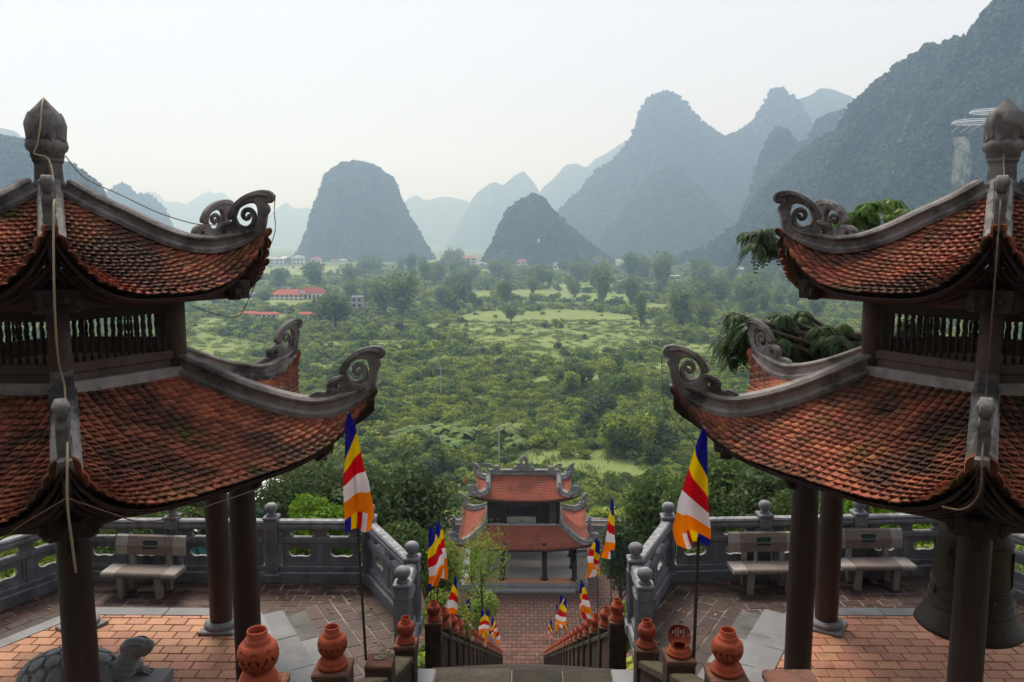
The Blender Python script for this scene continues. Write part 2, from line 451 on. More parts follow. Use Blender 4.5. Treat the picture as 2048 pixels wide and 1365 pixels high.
# ------------------------------------------------------------------ terrain
VALLEY = -42.0
ZT = -5.75            # terraces and landing
ZF = -5.45            # pavilion floors
COURT = -27.0
_ty = np.array([-400, -60, -30, -8, -5, 0, 11, 13.6, 47, 74, 108, 20000.])
_tz = np.array([420, 75, 36, 4, -5, -7.4, -7.4, -8.6, -27.4, -27.4, -42.0, -42.0])  # rise behind the camera is unseen, added and steepened to block sky light
def ground(X, Y):
    X = np.asarray(X, float); Y = np.asarray(Y, float)
    z = np.interp(Y, _ty, _tz)
    side = np.clip((np.abs(X) - 13) / 14, 0, 1)
    z2 = np.interp(Y, [-400, -60, -30, -8, -5, 0, 11, 13.6, 100, 20000], [420, 75, 36, 4, -5, -7.4, -7.4, -8.6, -42, -42])
    z = z * (1 - side) + z2 * side
    p = np.stack([X * .012, Y * .012, X * 0], -1)
    amp = np.clip((Y - 60) / 120, 0, 1) * 2.2
    return z + amp * fbm(p, 3) + np.clip((Y - 40) / 200, 0, 1) * .5 * fbm(p * 6, 3)
ys = np.concatenate([np.linspace(-120, 0, 20), np.linspace(2, 60, 40), 60 * (5900 / 60) ** (np.linspace(0, 1, 210)[1:])])
us = np.linspace(-1, 1, 141)
GX = us[None, :] * (0.95 * np.clip(ys, 0, None) + 60)[:, None]
GY = np.repeat(ys[:, None], len(us), 1)
GZ = ground(GX, GY)
V = np.stack([GX, GY, GZ], -1).reshape(-1, 3)
nr, nc = GX.shape
ii = (np.arange(nr - 1)[:, None] * nc + np.arange(nc - 1)[None, :]).ravel()
F = np.stack([ii, ii + 1, ii + nc + 1, ii + nc], -1)
M['ground'] = mat('valley_grass', (.115, .165, .035), (.08, .125, .028), .05, .95, .6, 1.2, stain=((.15, .185, .05), .012, .5, .62, .6),
                  stain2=((.07, .11, .028), .06, .5, .62, .7))
MEADOW = [(760, 690, 150, 9), (1000, 720, 160, 9), (900, 800, 90, 8), (1200, 820, 70, 7), (700, 800, 80, 9), (1330, 735, 70, 10), (1050, 590, 120, 9), (820, 655, 80, 8), (1130, 668, 195, 48), (1010, 655, 120, 34), (595, 607, 78, 11), (530, 634, 60, 7), (1240, 690, 160, 16), (430, 705, 100, 34), (420, 655, 40, 20), (600, 545, 130, 12), (690, 540, 50, 10), (1200, 595, 80, 8), (1150, 575, 40, 8), (1300, 615, 60, 8),
          (1160, 760, 110, 12), (1260, 775, 60, 10), (1120, 920, 120, 24), (800, 975, 90, 25), (1240, 940, 90, 18), (880, 760, 60, 8), (1000, 690, 70, 8), (1400, 700, 60, 14), (640, 735, 40, 9), (850, 520, 60, 5), (1300, 520, 80, 5), (960, 545, 40, 6)]
def meadow(x, y):
    return any(((x - a) / c_) ** 2 + ((y - b) / d_) ** 2 < 1 for a, b, c_, d_ in MEADOW)
# land cover: open grass fields, kept as a map on the ground sheet
_gm = np.zeros(len(V))
for i_, p_ in enumerate(V):
    if 70 < p_[1] < 2500:
        q_ = project(p_)
        if -50 < q_[0] < 2100:
            e_ = min(((q_[0] - a) / c_) ** 2 + ((q_[1] - b) / d_) ** 2 for a, b, c_, d_ in MEADOW)
            _gm[i_] = max(0.0, min(1.0, (1.25 - e_) * 2.2))
_n, _l = M['ground'].node_tree.nodes, M['ground'].node_tree.links
_at = _n.new('ShaderNodeAttribute'); _at.attribute_name = 'rnd'
_nz = _n.new('ShaderNodeTexNoise'); _nz.inputs['Scale'].default_value = .08; _nz.inputs['Detail'].default_value = 6
_geo = _n.new('ShaderNodeNewGeometry'); _l.new(_geo.outputs['Position'], _nz.inputs['Vector'])
_rc = _n.new('ShaderNodeMixRGB'); _rc.inputs[1].default_value = (.16, .22, .055, 1); _rc.inputs[2].default_value = (.25, .3, .085, 1); _l.new(_nz.outputs[0], _rc.inputs[0])
_mx = _n.new('ShaderNodeMixRGB'); _bs = _n['Principled BSDF']; _old = _bs.inputs['Base Color'].links[0].from_socket
_l.new(_at.outputs['Fac'], _mx.inputs[0]); _l.new(_old, _mx.inputs[1]); _l.new(_rc.outputs[0], _mx.inputs[2]); _l.new(_mx.outputs[0], _bs.inputs['Base Color'])
M['hillside'] = mat('unseen_slope_dark_earth', (.085, .08, .068), (.055, .055, .045), .3, .95, .5, 3)
me_g = np_mesh('ground', V, F, M['ground'], _gm, smooth=True)
me_g.materials.append(M['hillside'])      # unseen slope behind the viewer, kept dark to cut green bounce light
me_g.polygons.foreach_set('material_index', (V[F].mean(1)[:, 1] < 1.0).astype(np.int32))
link('ground', me_g, kind='structure')

# ------------------------------------------------------------------ karst hills
M['hill'] = mat('forested_limestone', (.036, .064, .022), (.062, .092, .03), .035, .95, .9, .22, stain=((.026, .05, .019), .02, .46, .62, .7),
                stain2=((.11, .115, .085), .05, .62, .74, .5), detail=8)
M['rock'] = mat('bare_limestone', (.34, .32, .29), (.14, .135, .12), .2, .95, .8, .5, stain=((.05, .075, .026), .3, .45, .56, .95), stretch=(1, 1, .25))
HILLS = {}
FOREST = []
def hill(key, pts, D, kd=.75, nu=150, nv=70, skew=0.0, rough=.06, forest=0, p=1.55, base=VALLEY - 4, fsize=5.0):
    xs_ = np.linspace(pts[0][0], pts[-1][0], nu)
    ysl = np.interp(xs_, [q[0] for q in pts], [q[1] for q in pts])
    Ds = np.interp(xs_, *D) if isinstance(D, tuple) else np.full(nu, float(D))
    D = float(Ds[0]) if isinstance(D, tuple) else float(D)
    W = np.array([at_y(x, y, d) for x, y, d in zip(xs_, ysl, Ds)])
    u, prof = W[:, 0], W[:, 2]
    hmax = prof.max() - base
    X0 = u[0]
    for _ in range(2): prof[1:-1] = (prof[:-2] + 2 * prof[1:-1] + prof[2:]) / 4
    prof = prof + hmax * .018 * fbm(np.stack([u / hmax * 9, u * 0 + D, u * 0], -1), 4)
    hgt = np.maximum(prof - base, 0)
    v = np.linspace(-1, 1, nv)
    v = np.sign(v) * np.abs(v) ** 1.25
    depth = kd * (hgt * .75 + hmax * .25)
    UU, VV = np.meshgrid(u, v, indexing='ij')
    sh = 1 - np.abs(VV) ** p
    tg = np.stack([np.gradient(u), np.gradient(Ds)], 1)
    for _ in range(12): tg[1:-1] = (tg[:-2] + 2 * tg[1:-1] + tg[2:]) / 4
    tg /= np.linalg.norm(tg, axis=1, keepdims=True)
    UU = UU - tg[:, 1:2] * VV * depth[:, None]         # the slope falls away square to the ridge line
    Yp = Ds[:, None] + tg[:, 0:1] * VV * depth[:, None]
    Zp = base + hgt[:, None] * sh
    pp = np.stack([UU, Yp, Zp * .6], -1) / hmax
    n1 = fbm(pp * 4 + D, 5, .55)
    ridge = 1 - 2 * np.abs(fbm(pp * 2.6 + 3.1 * D, 3))
    k = np.clip(hgt[:, None] / hmax, 0, 1)
    amp = np.clip(np.abs(VV) * 2.2, .12, 1) * k
    Zp = Zp + hmax * amp * (rough * 1.7 * n1 + rough * 1.5 * (ridge - .6))
    Xp = UU + hmax * rough * .9 * k * fbm(pp * 5 + 50, 3)
    P = np.stack([Xp, Yp, Zp], -1)
    ii = (np.arange(nu - 1)[:, None] * nv + np.arange(nv - 1)[None, :]).ravel()
    Fh = np.stack([ii, ii + nv, ii + nv + 1, ii + 1], -1)
    me = np_mesh('karst_hill', P.reshape(-1, 3), Fh, M['hill'], smooth=True)
    o = link('karst_hill', me, kind='structure')
    HILLS[key] = P
    if forest:
        r2 = np.random.default_rng(int(D))
        jm = int(nv * .58)
        e1 = P[1:, :-1] - P[:-1, :-1]; e2 = P[:-1, 1:] - P[:-1, :-1]
        wgt = np.linalg.norm(np.cross(e1, e2), axis=-1)[:, :jm] / P[:-1, :jm, 1] ** 1.5
        cx_ = 1048 + 1600 * P[:-1, :jm, 0] / P[:-1, :jm, 1]
        wgt = wgt * ((cx_ > -60) & (cx_ < 2110)); wgt = (wgt / wgt.sum()).ravel()
        ch = r2.choice(wgt.size, forest, p=wgt)
        i0, j0 = ch // jm, ch % jm; fa = r2.random((forest, 1)); fb = r2.random((forest, 1))
        Q = (P[i0, j0] * (1 - fa) + P[i0 + 1, j0] * fa) * (1 - fb) + (P[i0, j0 + 1] * (1 - fa) + P[i0 + 1, j0 + 1] * fa) * fb
        ok = Q[:, 2] > VALLEY - 1
        Q = Q[ok]
        FOREST.append(np.concatenate([Q, (fsize * (.6 + .8 * r2.random(len(Q))))[:, None]], 1))
    return o
hill('central', [(588, 530), (612, 490), (626, 450), (641, 395), (660, 352), (690, 332), (715, 329), (755, 341), (785, 366), (804, 410), (826, 450), (848, 490), (872, 530)],
     1750, .8, 170, 90, forest=7000, rough=.05, fsize=5.5)
hill('small', [(966, 525), (990, 490), (1004, 455), (1020, 425), (1045, 402), (1068, 397), (1090, 410), (1115, 440), (1150, 468), (1190, 505), (1225, 530)],
     1350, .8, 140, 70, forest=4200, rough=.05, fsize=4.5)
hill('left_near', [(-420, 240), (-250, 200), (-120, 260), (0, 283), (50, 292), (90, 312), (140, 338), (185, 374), (230, 440), (280, 510), (310, 540)], 950, .8, 160, 70, forest=3500, fsize=4.5)
hill('left_far', [(-200, 230), (-60, 250), (10, 259), (35, 262), (60, 290), (110, 320), (180, 360), (260, 440), (300, 520)], 2600, .6, 80, 30)
hill('left_knoll', [(150, 530), (195, 440), (215, 395), (240, 374), (258, 380), (275, 400), (300, 395), (330, 430), (350, 470), (385, 530)], 2200, .7, 90, 40, forest=1600, fsize=7)
hill('far_left_range', [(240, 500), (262, 420), (280, 385), (310, 384), (330, 405), (350, 404), (372, 408), (400, 392), (420, 380), (428, 388), (445, 384), (470, 405), (500, 410),
                        (530, 440), (550, 420), (572, 404), (590, 418), (615, 415), (640, 440), (670, 510)], 5400, .5, 200, 30)
hill('far_mid_range', [(740, 500), (790, 420), (820, 396), (835, 390), (850, 402), (880, 393), (900, 396), (930, 402), (960, 420), (1000, 470), (1040, 510)], 5000, .5, 120, 30)
hill('twin', [(880, 510), (905, 470), (930, 425), (955, 385), (985, 363), (1005, 372), (1030, 350), (1050, 344), (1065, 360), (1080, 385), (1120, 430), (1180, 480), (1220, 520)], 4000, .6, 120, 40)
hill('long_range', [(1020, 500), (1060, 420), (1085, 375), (1110, 355), (1128, 330), (1150, 329), (1170, 340), (1190, 316), (1215, 308), (1240, 288), (1262, 281), (1300, 300), (1400, 360), (1500, 500)], 3900, .6, 140, 40)
hill('horn', [(1040, 520), (1100, 445), (1150, 395), (1200, 345), (1240, 318), (1265, 275), (1282, 225), (1300, 204), (1330, 190), (1355, 196), (1375, 222), (1400, 248), (1440, 277), (1475, 278), (1530, 330), (1600, 430), (1680, 520)],
     2250, .7, 200, 90, forest=6000, fsize=7.5)
hill('horn_shoulder', [(1180, 515), (1230, 450), (1270, 400), (1310, 350), (1345, 338), (1380, 360), (1430, 420), (1490, 480), (1540, 520)], 1900, .7, 120, 60, forest=2800, fsize=6)
hill('fang', [(1380, 500), (1440, 320), (1470, 278), (1510, 242), (1530, 205), (1552, 180), (1566, 179), (1582, 192), (1605, 230), (1650, 300), (1720, 420), (1780, 520)], 2300, .6, 140, 60, forest=3000, fsize=8)
hill('fang_behind', [(1480, 480), (1560, 240), (1600, 196), (1625, 190), (1645, 177), (1668, 177), (1700, 195), (1728, 217), (1780, 300), (1900, 500)], 2600, .5, 100, 40)
hill('knoll', [(1400, 530), (1470, 470), (1500, 400), (1520, 330), (1535, 290), (1555, 258), (1575, 268), (1600, 292), (1625, 275), (1650, 240), (1690, 226), (1740, 260), (1830, 380), (1900, 530)],
     1500, .7, 150, 70, forest=4500, fsize=5.5)
hill('right_great', [(1330, 535), (1420, 500), (1480, 455), (1520, 400), (1570, 350), (1620, 300), (1680, 262), (1715, 230), (1745, 190), (1775, 150), (1805, 124), (1850, 110), (1900, 98), (1935, 88),
                     (1965, 66), (1995, 42), (2020, 20), (2048, -5), (2150, -90), (2400, -180), (2700, -60), (2900, 300)], ([1330, 1560, 1750, 2048, 2900], [1300, 1230, 980, 720, 640]), .6, 260, 130, forest=52000, rough=.12, fsize=4.8, p=1.05)
# a bare cliff on the great hill, below the skywalk
from mathutils.bvhtree import BVHTree
def hill_point(key, px, py):
    """where the sight line through that survey pixel meets the hill"""
    P = HILLS[key]; nu_, nv_ = P.shape[:2]
    ii_ = (np.arange(nu_ - 1)[:, None] * nv_ + np.arange(nv_ - 1)[None, :]).ravel()
    bv = BVHTree.FromPolygons([tuple(q) for q in P.reshape(-1, 3)], np.stack([ii_, ii_ + nv_, ii_ + nv_ + 1, ii_ + 1], -1).tolist())
    h = bv.ray_cast(Vector((0, 0, 0)), Vector(ray(px, py)).normalized())
    return np.array(h[0]) if h[0] is not None else np.array(at_y(px, py, 900))
_q = hill_point('right_great', 1940, 330); _q = at_y(1937, 325, _q[1] - 4)
cb = MB()
_hw = 17 * _q[1] / FPX
def _cf(u, v):
    w = (1 - .45 * (v - .5) ** 2) * (.75 + .5 * vnoise(np.array([v * 5, 2.2, 0.])))
    x = _q[0] + (u - .5) * 2 * _hw * w - (1 - v) * _hw * .8
    z = _q[2] - 24 + v * 46
    n = float(fbm(np.array([u * 6, v * 3, 4.]), 4))
    return (x, _q[1] - 12 * (1 - (2 * u - 1) ** 2) * (1 - (2 * v - 1) ** 4) + 7 * n + v * 14, z)
cb.grid(_cf, 30, 40)
cb.build('cliff', M['rock'], smooth=False, kind='structure')

# ------------------------------------------------------------------ leaf meshes
def leaf_arrays(P, N, size, aspect=.5, rnd=None, droop=0.0, r=rng):
    """rhombic folded leaves: P centres, N facing, size length"""
    n = len(P)
    T = r.normal(size=(n, 3)); T[:, 2] -= droop
    N = N / np.linalg.norm(N, axis=1, keepdims=True)
    T = T - (T * N).sum(1, keepdims=True) * N
    T /= np.linalg.norm(T, axis=1, keepdims=True) + 1e-9
    B = np.cross(N, T)
    s = np.asarray(size).reshape(-1, 1) * np.ones((n, 1))
    v0 = P - T * s * .5; v2 = P + T * s * .5
    v1 = P + B * s * aspect * .5 - T * s * .06 + N * s * .06; v3 = P - B * s * aspect * .5 - T * s * .06 + N * s * .06
    V = np.stack([v0, v1, v2, v3], 1).reshape(-1, 3)
    F = np.arange(n * 4).reshape(n, 4)
    a = np.repeat(r.random(n) if rnd is None else rnd, 4)
    return V, F, a
def blob_leaves(seed, n, rx, rz, lobes, leaf, aspect=.55, droop=0.0, zc=None, upper=.25, inner=.55):
    r = np.random.default_rng(seed)
    c = r.normal(size=(lobes, 3)); c /= np.linalg.norm(c, axis=1, keepdims=True)
    c *= (r.random((lobes, 1)) ** .5) * .68
    c[:, 2] = np.maximum(c[:, 2], -.45)
    rad = .3 + .32 * r.random(lobes)
    w = rad ** 2; k = r.choice(lobes, n, p=w / w.sum())
    d = r.normal(size=(n, 3)); d[:, 2] += upper; d /= np.linalg.norm(d, axis=1, keepdims=True)
    rr = rad[k] * (inner + (1 - inner) * r.random(n) ** .5)
    P = (c[k] + d * rr[:, None]) * np.array([rx, rx, rz])
    P[:, 2] += rz * .75 if zc is None else zc
    N = d + .75 * r.normal(size=(n, 3)) + np.array([0, 0, .25])
    base = r.random(lobes)[k] * .5 + r.random(n) * .5
    return leaf_arrays(P, N, leaf * (.6 + .8 * r.random(n)), aspect, base, droop, r)
SRC = {}
def source(colname, meshes):
    c = bpy.data.collections.new(colname)
    for i, me in enumerate(meshes):
        o = bpy.data.objects.new('%s_%02d' % (colname, i), me); c.objects.link(o)
    SRC[colname] = c; return c
def scatter(name, P, S, coll, n_src, seed=1, tilt=.12, zs=1.0, **k):
    r = np.random.default_rng(seed); n = len(P)
    me = bpy.data.meshes.new(name); me.vertices.add(n)
    me.vertices.foreach_set('co', np.ascontiguousarray(P, np.float32).ravel())
    a = me.attributes.new('sca', 'FLOAT_VECTOR', 'POINT')
    sv = np.stack([S * (.85 + .3 * r.random(n)), S * (.85 + .3 * r.random(n)), zs * S * (.75 + .5 * r.random(n))], 1)
    a.data.foreach_set('vector', np.ascontiguousarray(sv, np.float32).ravel())
    a = me.attributes.new('rot', 'FLOAT_VECTOR', 'POINT')
    rv = np.stack([r.normal(size=n) * tilt, r.normal(size=n) * tilt, r.random(n) * 6.283], 1)
    a.data.foreach_set('vector', np.ascontiguousarray(rv, np.float32).ravel())
    a = me.attributes.new('idx', 'INT', 'POINT'); a.data.foreach_set('value', r.integers(0, n_src, n).astype(np.int32))
    me.update()
    o = link(name, me, kind='stuff', **k)
    ng = bpy.data.node_groups.new(name + '_scatter', 'GeometryNodeTree')
    ng.interface.new_socket('Geometry', in_out='INPUT', socket_type='NodeSocketGeometry')
    ng.interface.new_socket('Geometry', in_out='OUTPUT', socket_type='NodeSocketGeometry')
    N, L = ng.nodes, ng.links
    gi, go = N.new('NodeGroupInput'), N.new('NodeGroupOutput')
    ci = N.new('GeometryNodeCollectionInfo'); ci.inputs['Collection'].default_value = coll
    ci.inputs['Separate Children'].default_value = True; ci.inputs['Reset Children'].default_value = True
    ip = N.new('GeometryNodeInstanceOnPoints'); ip.inputs['Pick Instance'].default_value = True
    def at(nm, ty):
        x = N.new('GeometryNodeInputNamedAttribute'); x.data_type = ty; x.inputs['Name'].default_value = nm
        return [s for s in x.outputs if s.enabled][0]
    L.new(gi.outputs[0], ip.inputs['Points']); L.new(ci.outputs[0], ip.inputs['Instance'])
    L.new(at('idx', 'INT'), ip.inputs['Instance Index']); L.new(at('rot', 'FLOAT_VECTOR'), ip.inputs['Rotation'])
    L.new(at('sca', 'FLOAT_VECTOR'), ip.inputs['Scale']); L.new(ip.outputs[0], go.inputs[0])
    md = o.modifiers.new('scatter', 'NODES'); md.node_group = ng
    return o
def blob_mesh(nm, m, **k):
    V_, F_, a_ = blob_leaves(**k); return np_mesh(nm, V_, F_, m, a_)
# hill forest: crowns of about one metre, scaled by the scatter
source('forest_crown', [blob_mesh('forest_crown', M['forest'], seed=40 + i, n=110, rx=1., rz=.95, lobes=6, leaf=.62, aspect=.8, upper=.6) for i in range(5)])
FO = np.concatenate(FOREST)
_m = np.array([in_view(q[:3], 40) for q in FO]); FO = FO[_m]
scatter('hillside_forest', FO[:, :3] - np.array([0, 0, .8]), FO[:, 3] * .9, SRC['forest_crown'], 5, 3, label='dark green forest covering the karst hills', category='forest')
# ------------------------------------------------------------------ terraces, landing, stairs, court
def paving(parent, poly, ang, bw, bd, z, th, mat_, gap=.014, origin=(0, 0), jitter=.004, ch=.006, name='paver', limit=300, used=[0], stuff_name='paving'):
    """running-bond pieces clipped by a convex polygon; those in view are objects, the rest one mesh"""
    ca, sa = math.cos(ang), math.sin(ang)
    n = len(poly)
    sgn = 1 if sum(poly[i][0] * poly[(i + 1) % n][1] - poly[(i + 1) % n][0] * poly[i][1] for i in range(n)) > 0 else -1
    planes = []
    for i in range(n):
        p, q = poly[i], poly[(i + 1) % n]
        a, b = (q[1] - p[1]) * sgn, -(q[0] - p[0]) * sgn
        L = math.hypot(a, b); a /= L; b /= L
        planes.append((a, b, a * p[0] + b * p[1] - gap * .4))
    loc = [((x - origin[0]) * ca + (y - origin[1]) * sa, -(x - origin[0]) * sa + (y - origin[1]) * ca) for x, y in poly]
    u0, u1 = min(p[0] for p in loc), max(p[0] for p in loc); v0, v1 = min(p[1] for p in loc), max(p[1] for p in loc)
    rest = MB(); items = []
    for j in range(int(math.floor(v0 / bd)), int(math.ceil(v1 / bd))):
        off = .5 * bw * (j % 2)
        for i in range(int(math.floor((u0 - off) / bw)), int(math.ceil((u1 - off) / bw))):
            g = gap / 2
            jj = lambda: random.uniform(-jitter, jitter)
            q = [(i * bw + off + g + jj(), j * bd + g + jj()), ((i + 1) * bw + off - g + jj(), j * bd + g + jj()),
                 ((i + 1) * bw + off - g + jj(), (j + 1) * bd - g + jj()), (i * bw + off + g + jj(), (j + 1) * bd - g + jj())]
            q = [(u * ca - v * sa + origin[0], u * sa + v * ca + origin[1]) for u, v in q]
            for pl in planes:
                q = clip_poly(q, *pl)
                if len(q) < 3: break
            if len(q) < 3 or poly_area(q) < .0012: continue
            cx = sum(p[0] for p in q) / len(q); cy = sum(p[1] for p in q) / len(q)
            items.append((cx, cy, q))
    items.sort(key=lambda t: t[0] ** 2 + t[1] ** 2)
    k = 0
    for cx, cy, q in items:
        dz = random.uniform(-.004, .004)
        if k < limit and in_view((cx, cy, z), 20):
            mb = MB().prism([(p[0] - cx, p[1] - cy) for p in q], -th, dz, ch)
            mb.build(name, mat_, parent, loc=(cx, cy, z)); k += 1
        else:
            rest.prism(q, z - th, z + dz)
    if rest.v:
        o = rest.build(stuff_name, mat_, parent, kind='stuff')
    return k

C_L, C_R = (-5.28, 8.97), (5.3, 9.12)
def hexv(c, r, k):
    a = PI / 3 * k; return (c[0] + r * math.cos(a), c[1] + r * math.sin(a))
RF = 2.68
def terrace(side):
    s = -1 if side == 'left' else 1
    c = C_L if s < 0 else C_R
    yb = 12.95 if s < 0 else 13.08
    sl = 0.0 if s < 0 else .075
    xs = [-2.6, -4.25, -5.93, -7.6] if s < 0 else [2.44, 4.1, 5.75, 7.4]
    post = [(x, yb + sl * (x - xs[0])) for x in xs]
    post = [(s * 1.64, 10.35), (s * 1.64, 11.25)] + post
    e = post[-1]
    for k in (1, 2): post.append((e[0] + s * .82 * k, e[1] - 1.42 * k))
    T = link('terrace', None, kind='structure')
    base = MB()
    out = [(s * 1.585, 1.5), (s * 1.585, 9.0), (s * 1.74, 9.0), (s * 1.74, 11.3), (post[2][0], post[2][1] + .05), (post[5][0], post[5][1] + .05), (post[7][0], post[7][1]), (post[7][0] + s * 2.5, 3), (post[7][0] + s * 2.5, 1.5)]
    if s > 0: out = out[::-1]
    base.prism(out, -9.4, ZT - .0065)
    base.build('terrace_base', M['grout_light'], T)
    V6 = lambda k, r=RF: hexv(c, r, k)
    # vertex towards the stairs is k=0 for the left pavilion, k=3 for the right one
    kb, kr, kl, kll = (1, 0, 2, 3) if s < 0 else (2, 3, 1, 0)
    vb, vr, vl, vll = V6(kb), V6(kr), V6(kl), V6(kll)
    back = [vl, vb, post[2], post[5]]
    paving(T, back, math.atan(sl), .31, .205, ZT, .03, M['brick'], origin=(c[0], c[1] + 2.4), gap=.022, limit=150)
    diag = [vb, (vr[0], vr[1]), (s * 1.6, vr[1] - 1.6), (s * 1.6, 9.0), (s * 1.6, 11.25), post[2]]
    paving(T, diag, s * -(-PI / 3) if s < 0 else PI / 3, .31, .235, ZT, .03, M['brick'], origin=vb, gap=.026, limit=150)
    left = [vl, post[5], post[7], vll]
    paving(T, left, PI / 3 if s < 0 else -PI / 3, .31, .205, ZT, .03, M['brick'], origin=vl, gap=.022, limit=90)
    # pavilion floor: kerb ring, tiles, steps
    FL = link('pavilion_floor', None, kind='structure')
    MB().prism([V6(k) for k in range(6)], ZT - .01, ZF - .016).build('floor_bed', M['grout'], FL)
    for k in range(6):
        a, b = V6(k), V6(k + 1)
        ai, bi = hexv(c, RF - .27, k), hexv(c, RF - .27, k + 1)
        for q in range(2):
            t0, t1 = q / 2 + .002, (q + 1) / 2 - .002
            lp = lambda p, r_, t: (p[0] + (r_[0] - p[0]) * t, p[1] + (r_[1] - p[1]) * t)
            MB().prism([lp(a, b, t0), lp(a, b, t1), lp(ai, bi, t1), lp(ai, bi, t0)], ZF - .12, ZF + .004, .006).build('kerb', M['slab'], FL)
    paving(FL, [hexv(c, RF - .275, k) for k in range(6)], 0.0, .285, .2, ZF, .03, M['floor'], origin=c, gap=.013, jitter=.003, name='floor_tile', limit=300, stuff_name='floor_tile_rest', ch=.007)
    ST = link('pavilion_steps', None, kind='structure')
    dv = (vr[0] - vb[0], vr[1] - vb[1]); L = math.hypot(*dv); dv = (dv[0] / L, dv[1] / L)
    nv = (-dv[1], dv[0]) if ((-dv[1]) * (vb[0] - c[0]) + dv[0] * (vb[1] - c[1])) > 0 else (dv[1], -dv[0])
    for j, (d0, d1, z) in enumerate(((.003, .34, ZF - .1), (.343, .68, ZF - .2))):
        for q in range(3):
            t0, t1 = L * q / 3 + .003, L * (q + 1) / 3 - .003
            P = [(vb[0] + dv[0] * t + nv[0] * d, vb[1] + dv[1] * t + nv[1] * d) for t, d in ((t0, d0), (t1, d0), (t1, d1), (t0, d1))]
            if sum(P[i][0] * P[(i + 1) % 4][1] - P[(i + 1) % 4][0] * P[i][1] for i in range(4)) < 0: P = P[::-1]
            MB().prism(P, ZT - .01, z + random.uniform(-.003, .003), .007).build('step_slab', M['slab'] if (j == 0 or q != 0) else M['slab_dark'], ST)
    return post
POST_L = terrace('left')
POST_R = terrace('right')

# landing between the two terraces
LD = link('landing', None, kind='structure')
MB().box((0, 9.58, -7.6), (3.24, 1.2, 3.66)).build('landing_base', M['grout'], LD)
for (x0, x1, y0, y1, m) in ((-1.62, -1.18, 9.0, 10.2, 'slab'), (1.18, 1.62, 9.0, 10.2, 'slab'), (-1.17, -.16, 9.6, 10.2, 'slab_moss'), (-.15, .52, 9.6, 10.2, 'slab_moss'), (.53, 1.17, 9.6, 10.2, 'slab_moss'),
                            (-1.17, -.5, 9.0, 9.59, 'slab_moss'), (-.49, .3, 9.0, 9.59, 'slab_moss'), (.31, 1.17, 9.0, 9.59, 'slab_moss')):
    MB().box(((x0 + x1) / 2, (y0 + y1) / 2, ZT - .035), (x1 - x0 - .008, y1 - y0 - .008, .07 + random.uniform(-.013, .013)), random.uniform(-.006, .006), ch=.014).build('landing_slab', M[m], LD)
# upper flight below the camera, lower flight to the court
FLT = link('stair_flight', None, kind='structure')
mb = MB()
n = 26
for i in range(n):
    y = 9.0 - (i + 1) * .36; z = ZT + (i + 1) * .162
    if y < -1: break
    MB().box((0, y + .18, z - .4), (2.56, .366, .8), ch=.012).build('step', M['slab_moss'], FLT)
LFL = link('lower_stair_flight', None, kind='structure')
LS = .56
n = 118; dy = (48.4 - 10.21) / n; dz = (COURT - ZT) / n
for i in range(n):
    y = 10.21 + i * dy; z = ZT + (i + 1) * dz
    if i < 10: MB().box((0, y + dy / 2, z - .35), (2.56, dy + .004, .7), ch=.01).build('step', M['slab_moss'], LFL)
    else: mb.box((0, y + dy / 2, z - .35), (2.56, dy + .004, .7))
mb.build('lower_steps', M['slab_moss'], LFL, kind='stuff')
# brick court around the gate house
CT = link('court', None, kind='structure')
MB().box((.6, 61.5, COURT - 1.03), (19, 29, 2.0)).build('court_bed', M['grout'], CT)
paving(CT, [(-8, 47.4), (9.5, 47.4), (9.5, 75.4), (-8, 75.4)], 0.0, .6, .5, COURT, .04, M['court'], gap=.045, jitter=.012, name='court_brick', limit=300, stuff_name='court_brick_rest', ch=.01)

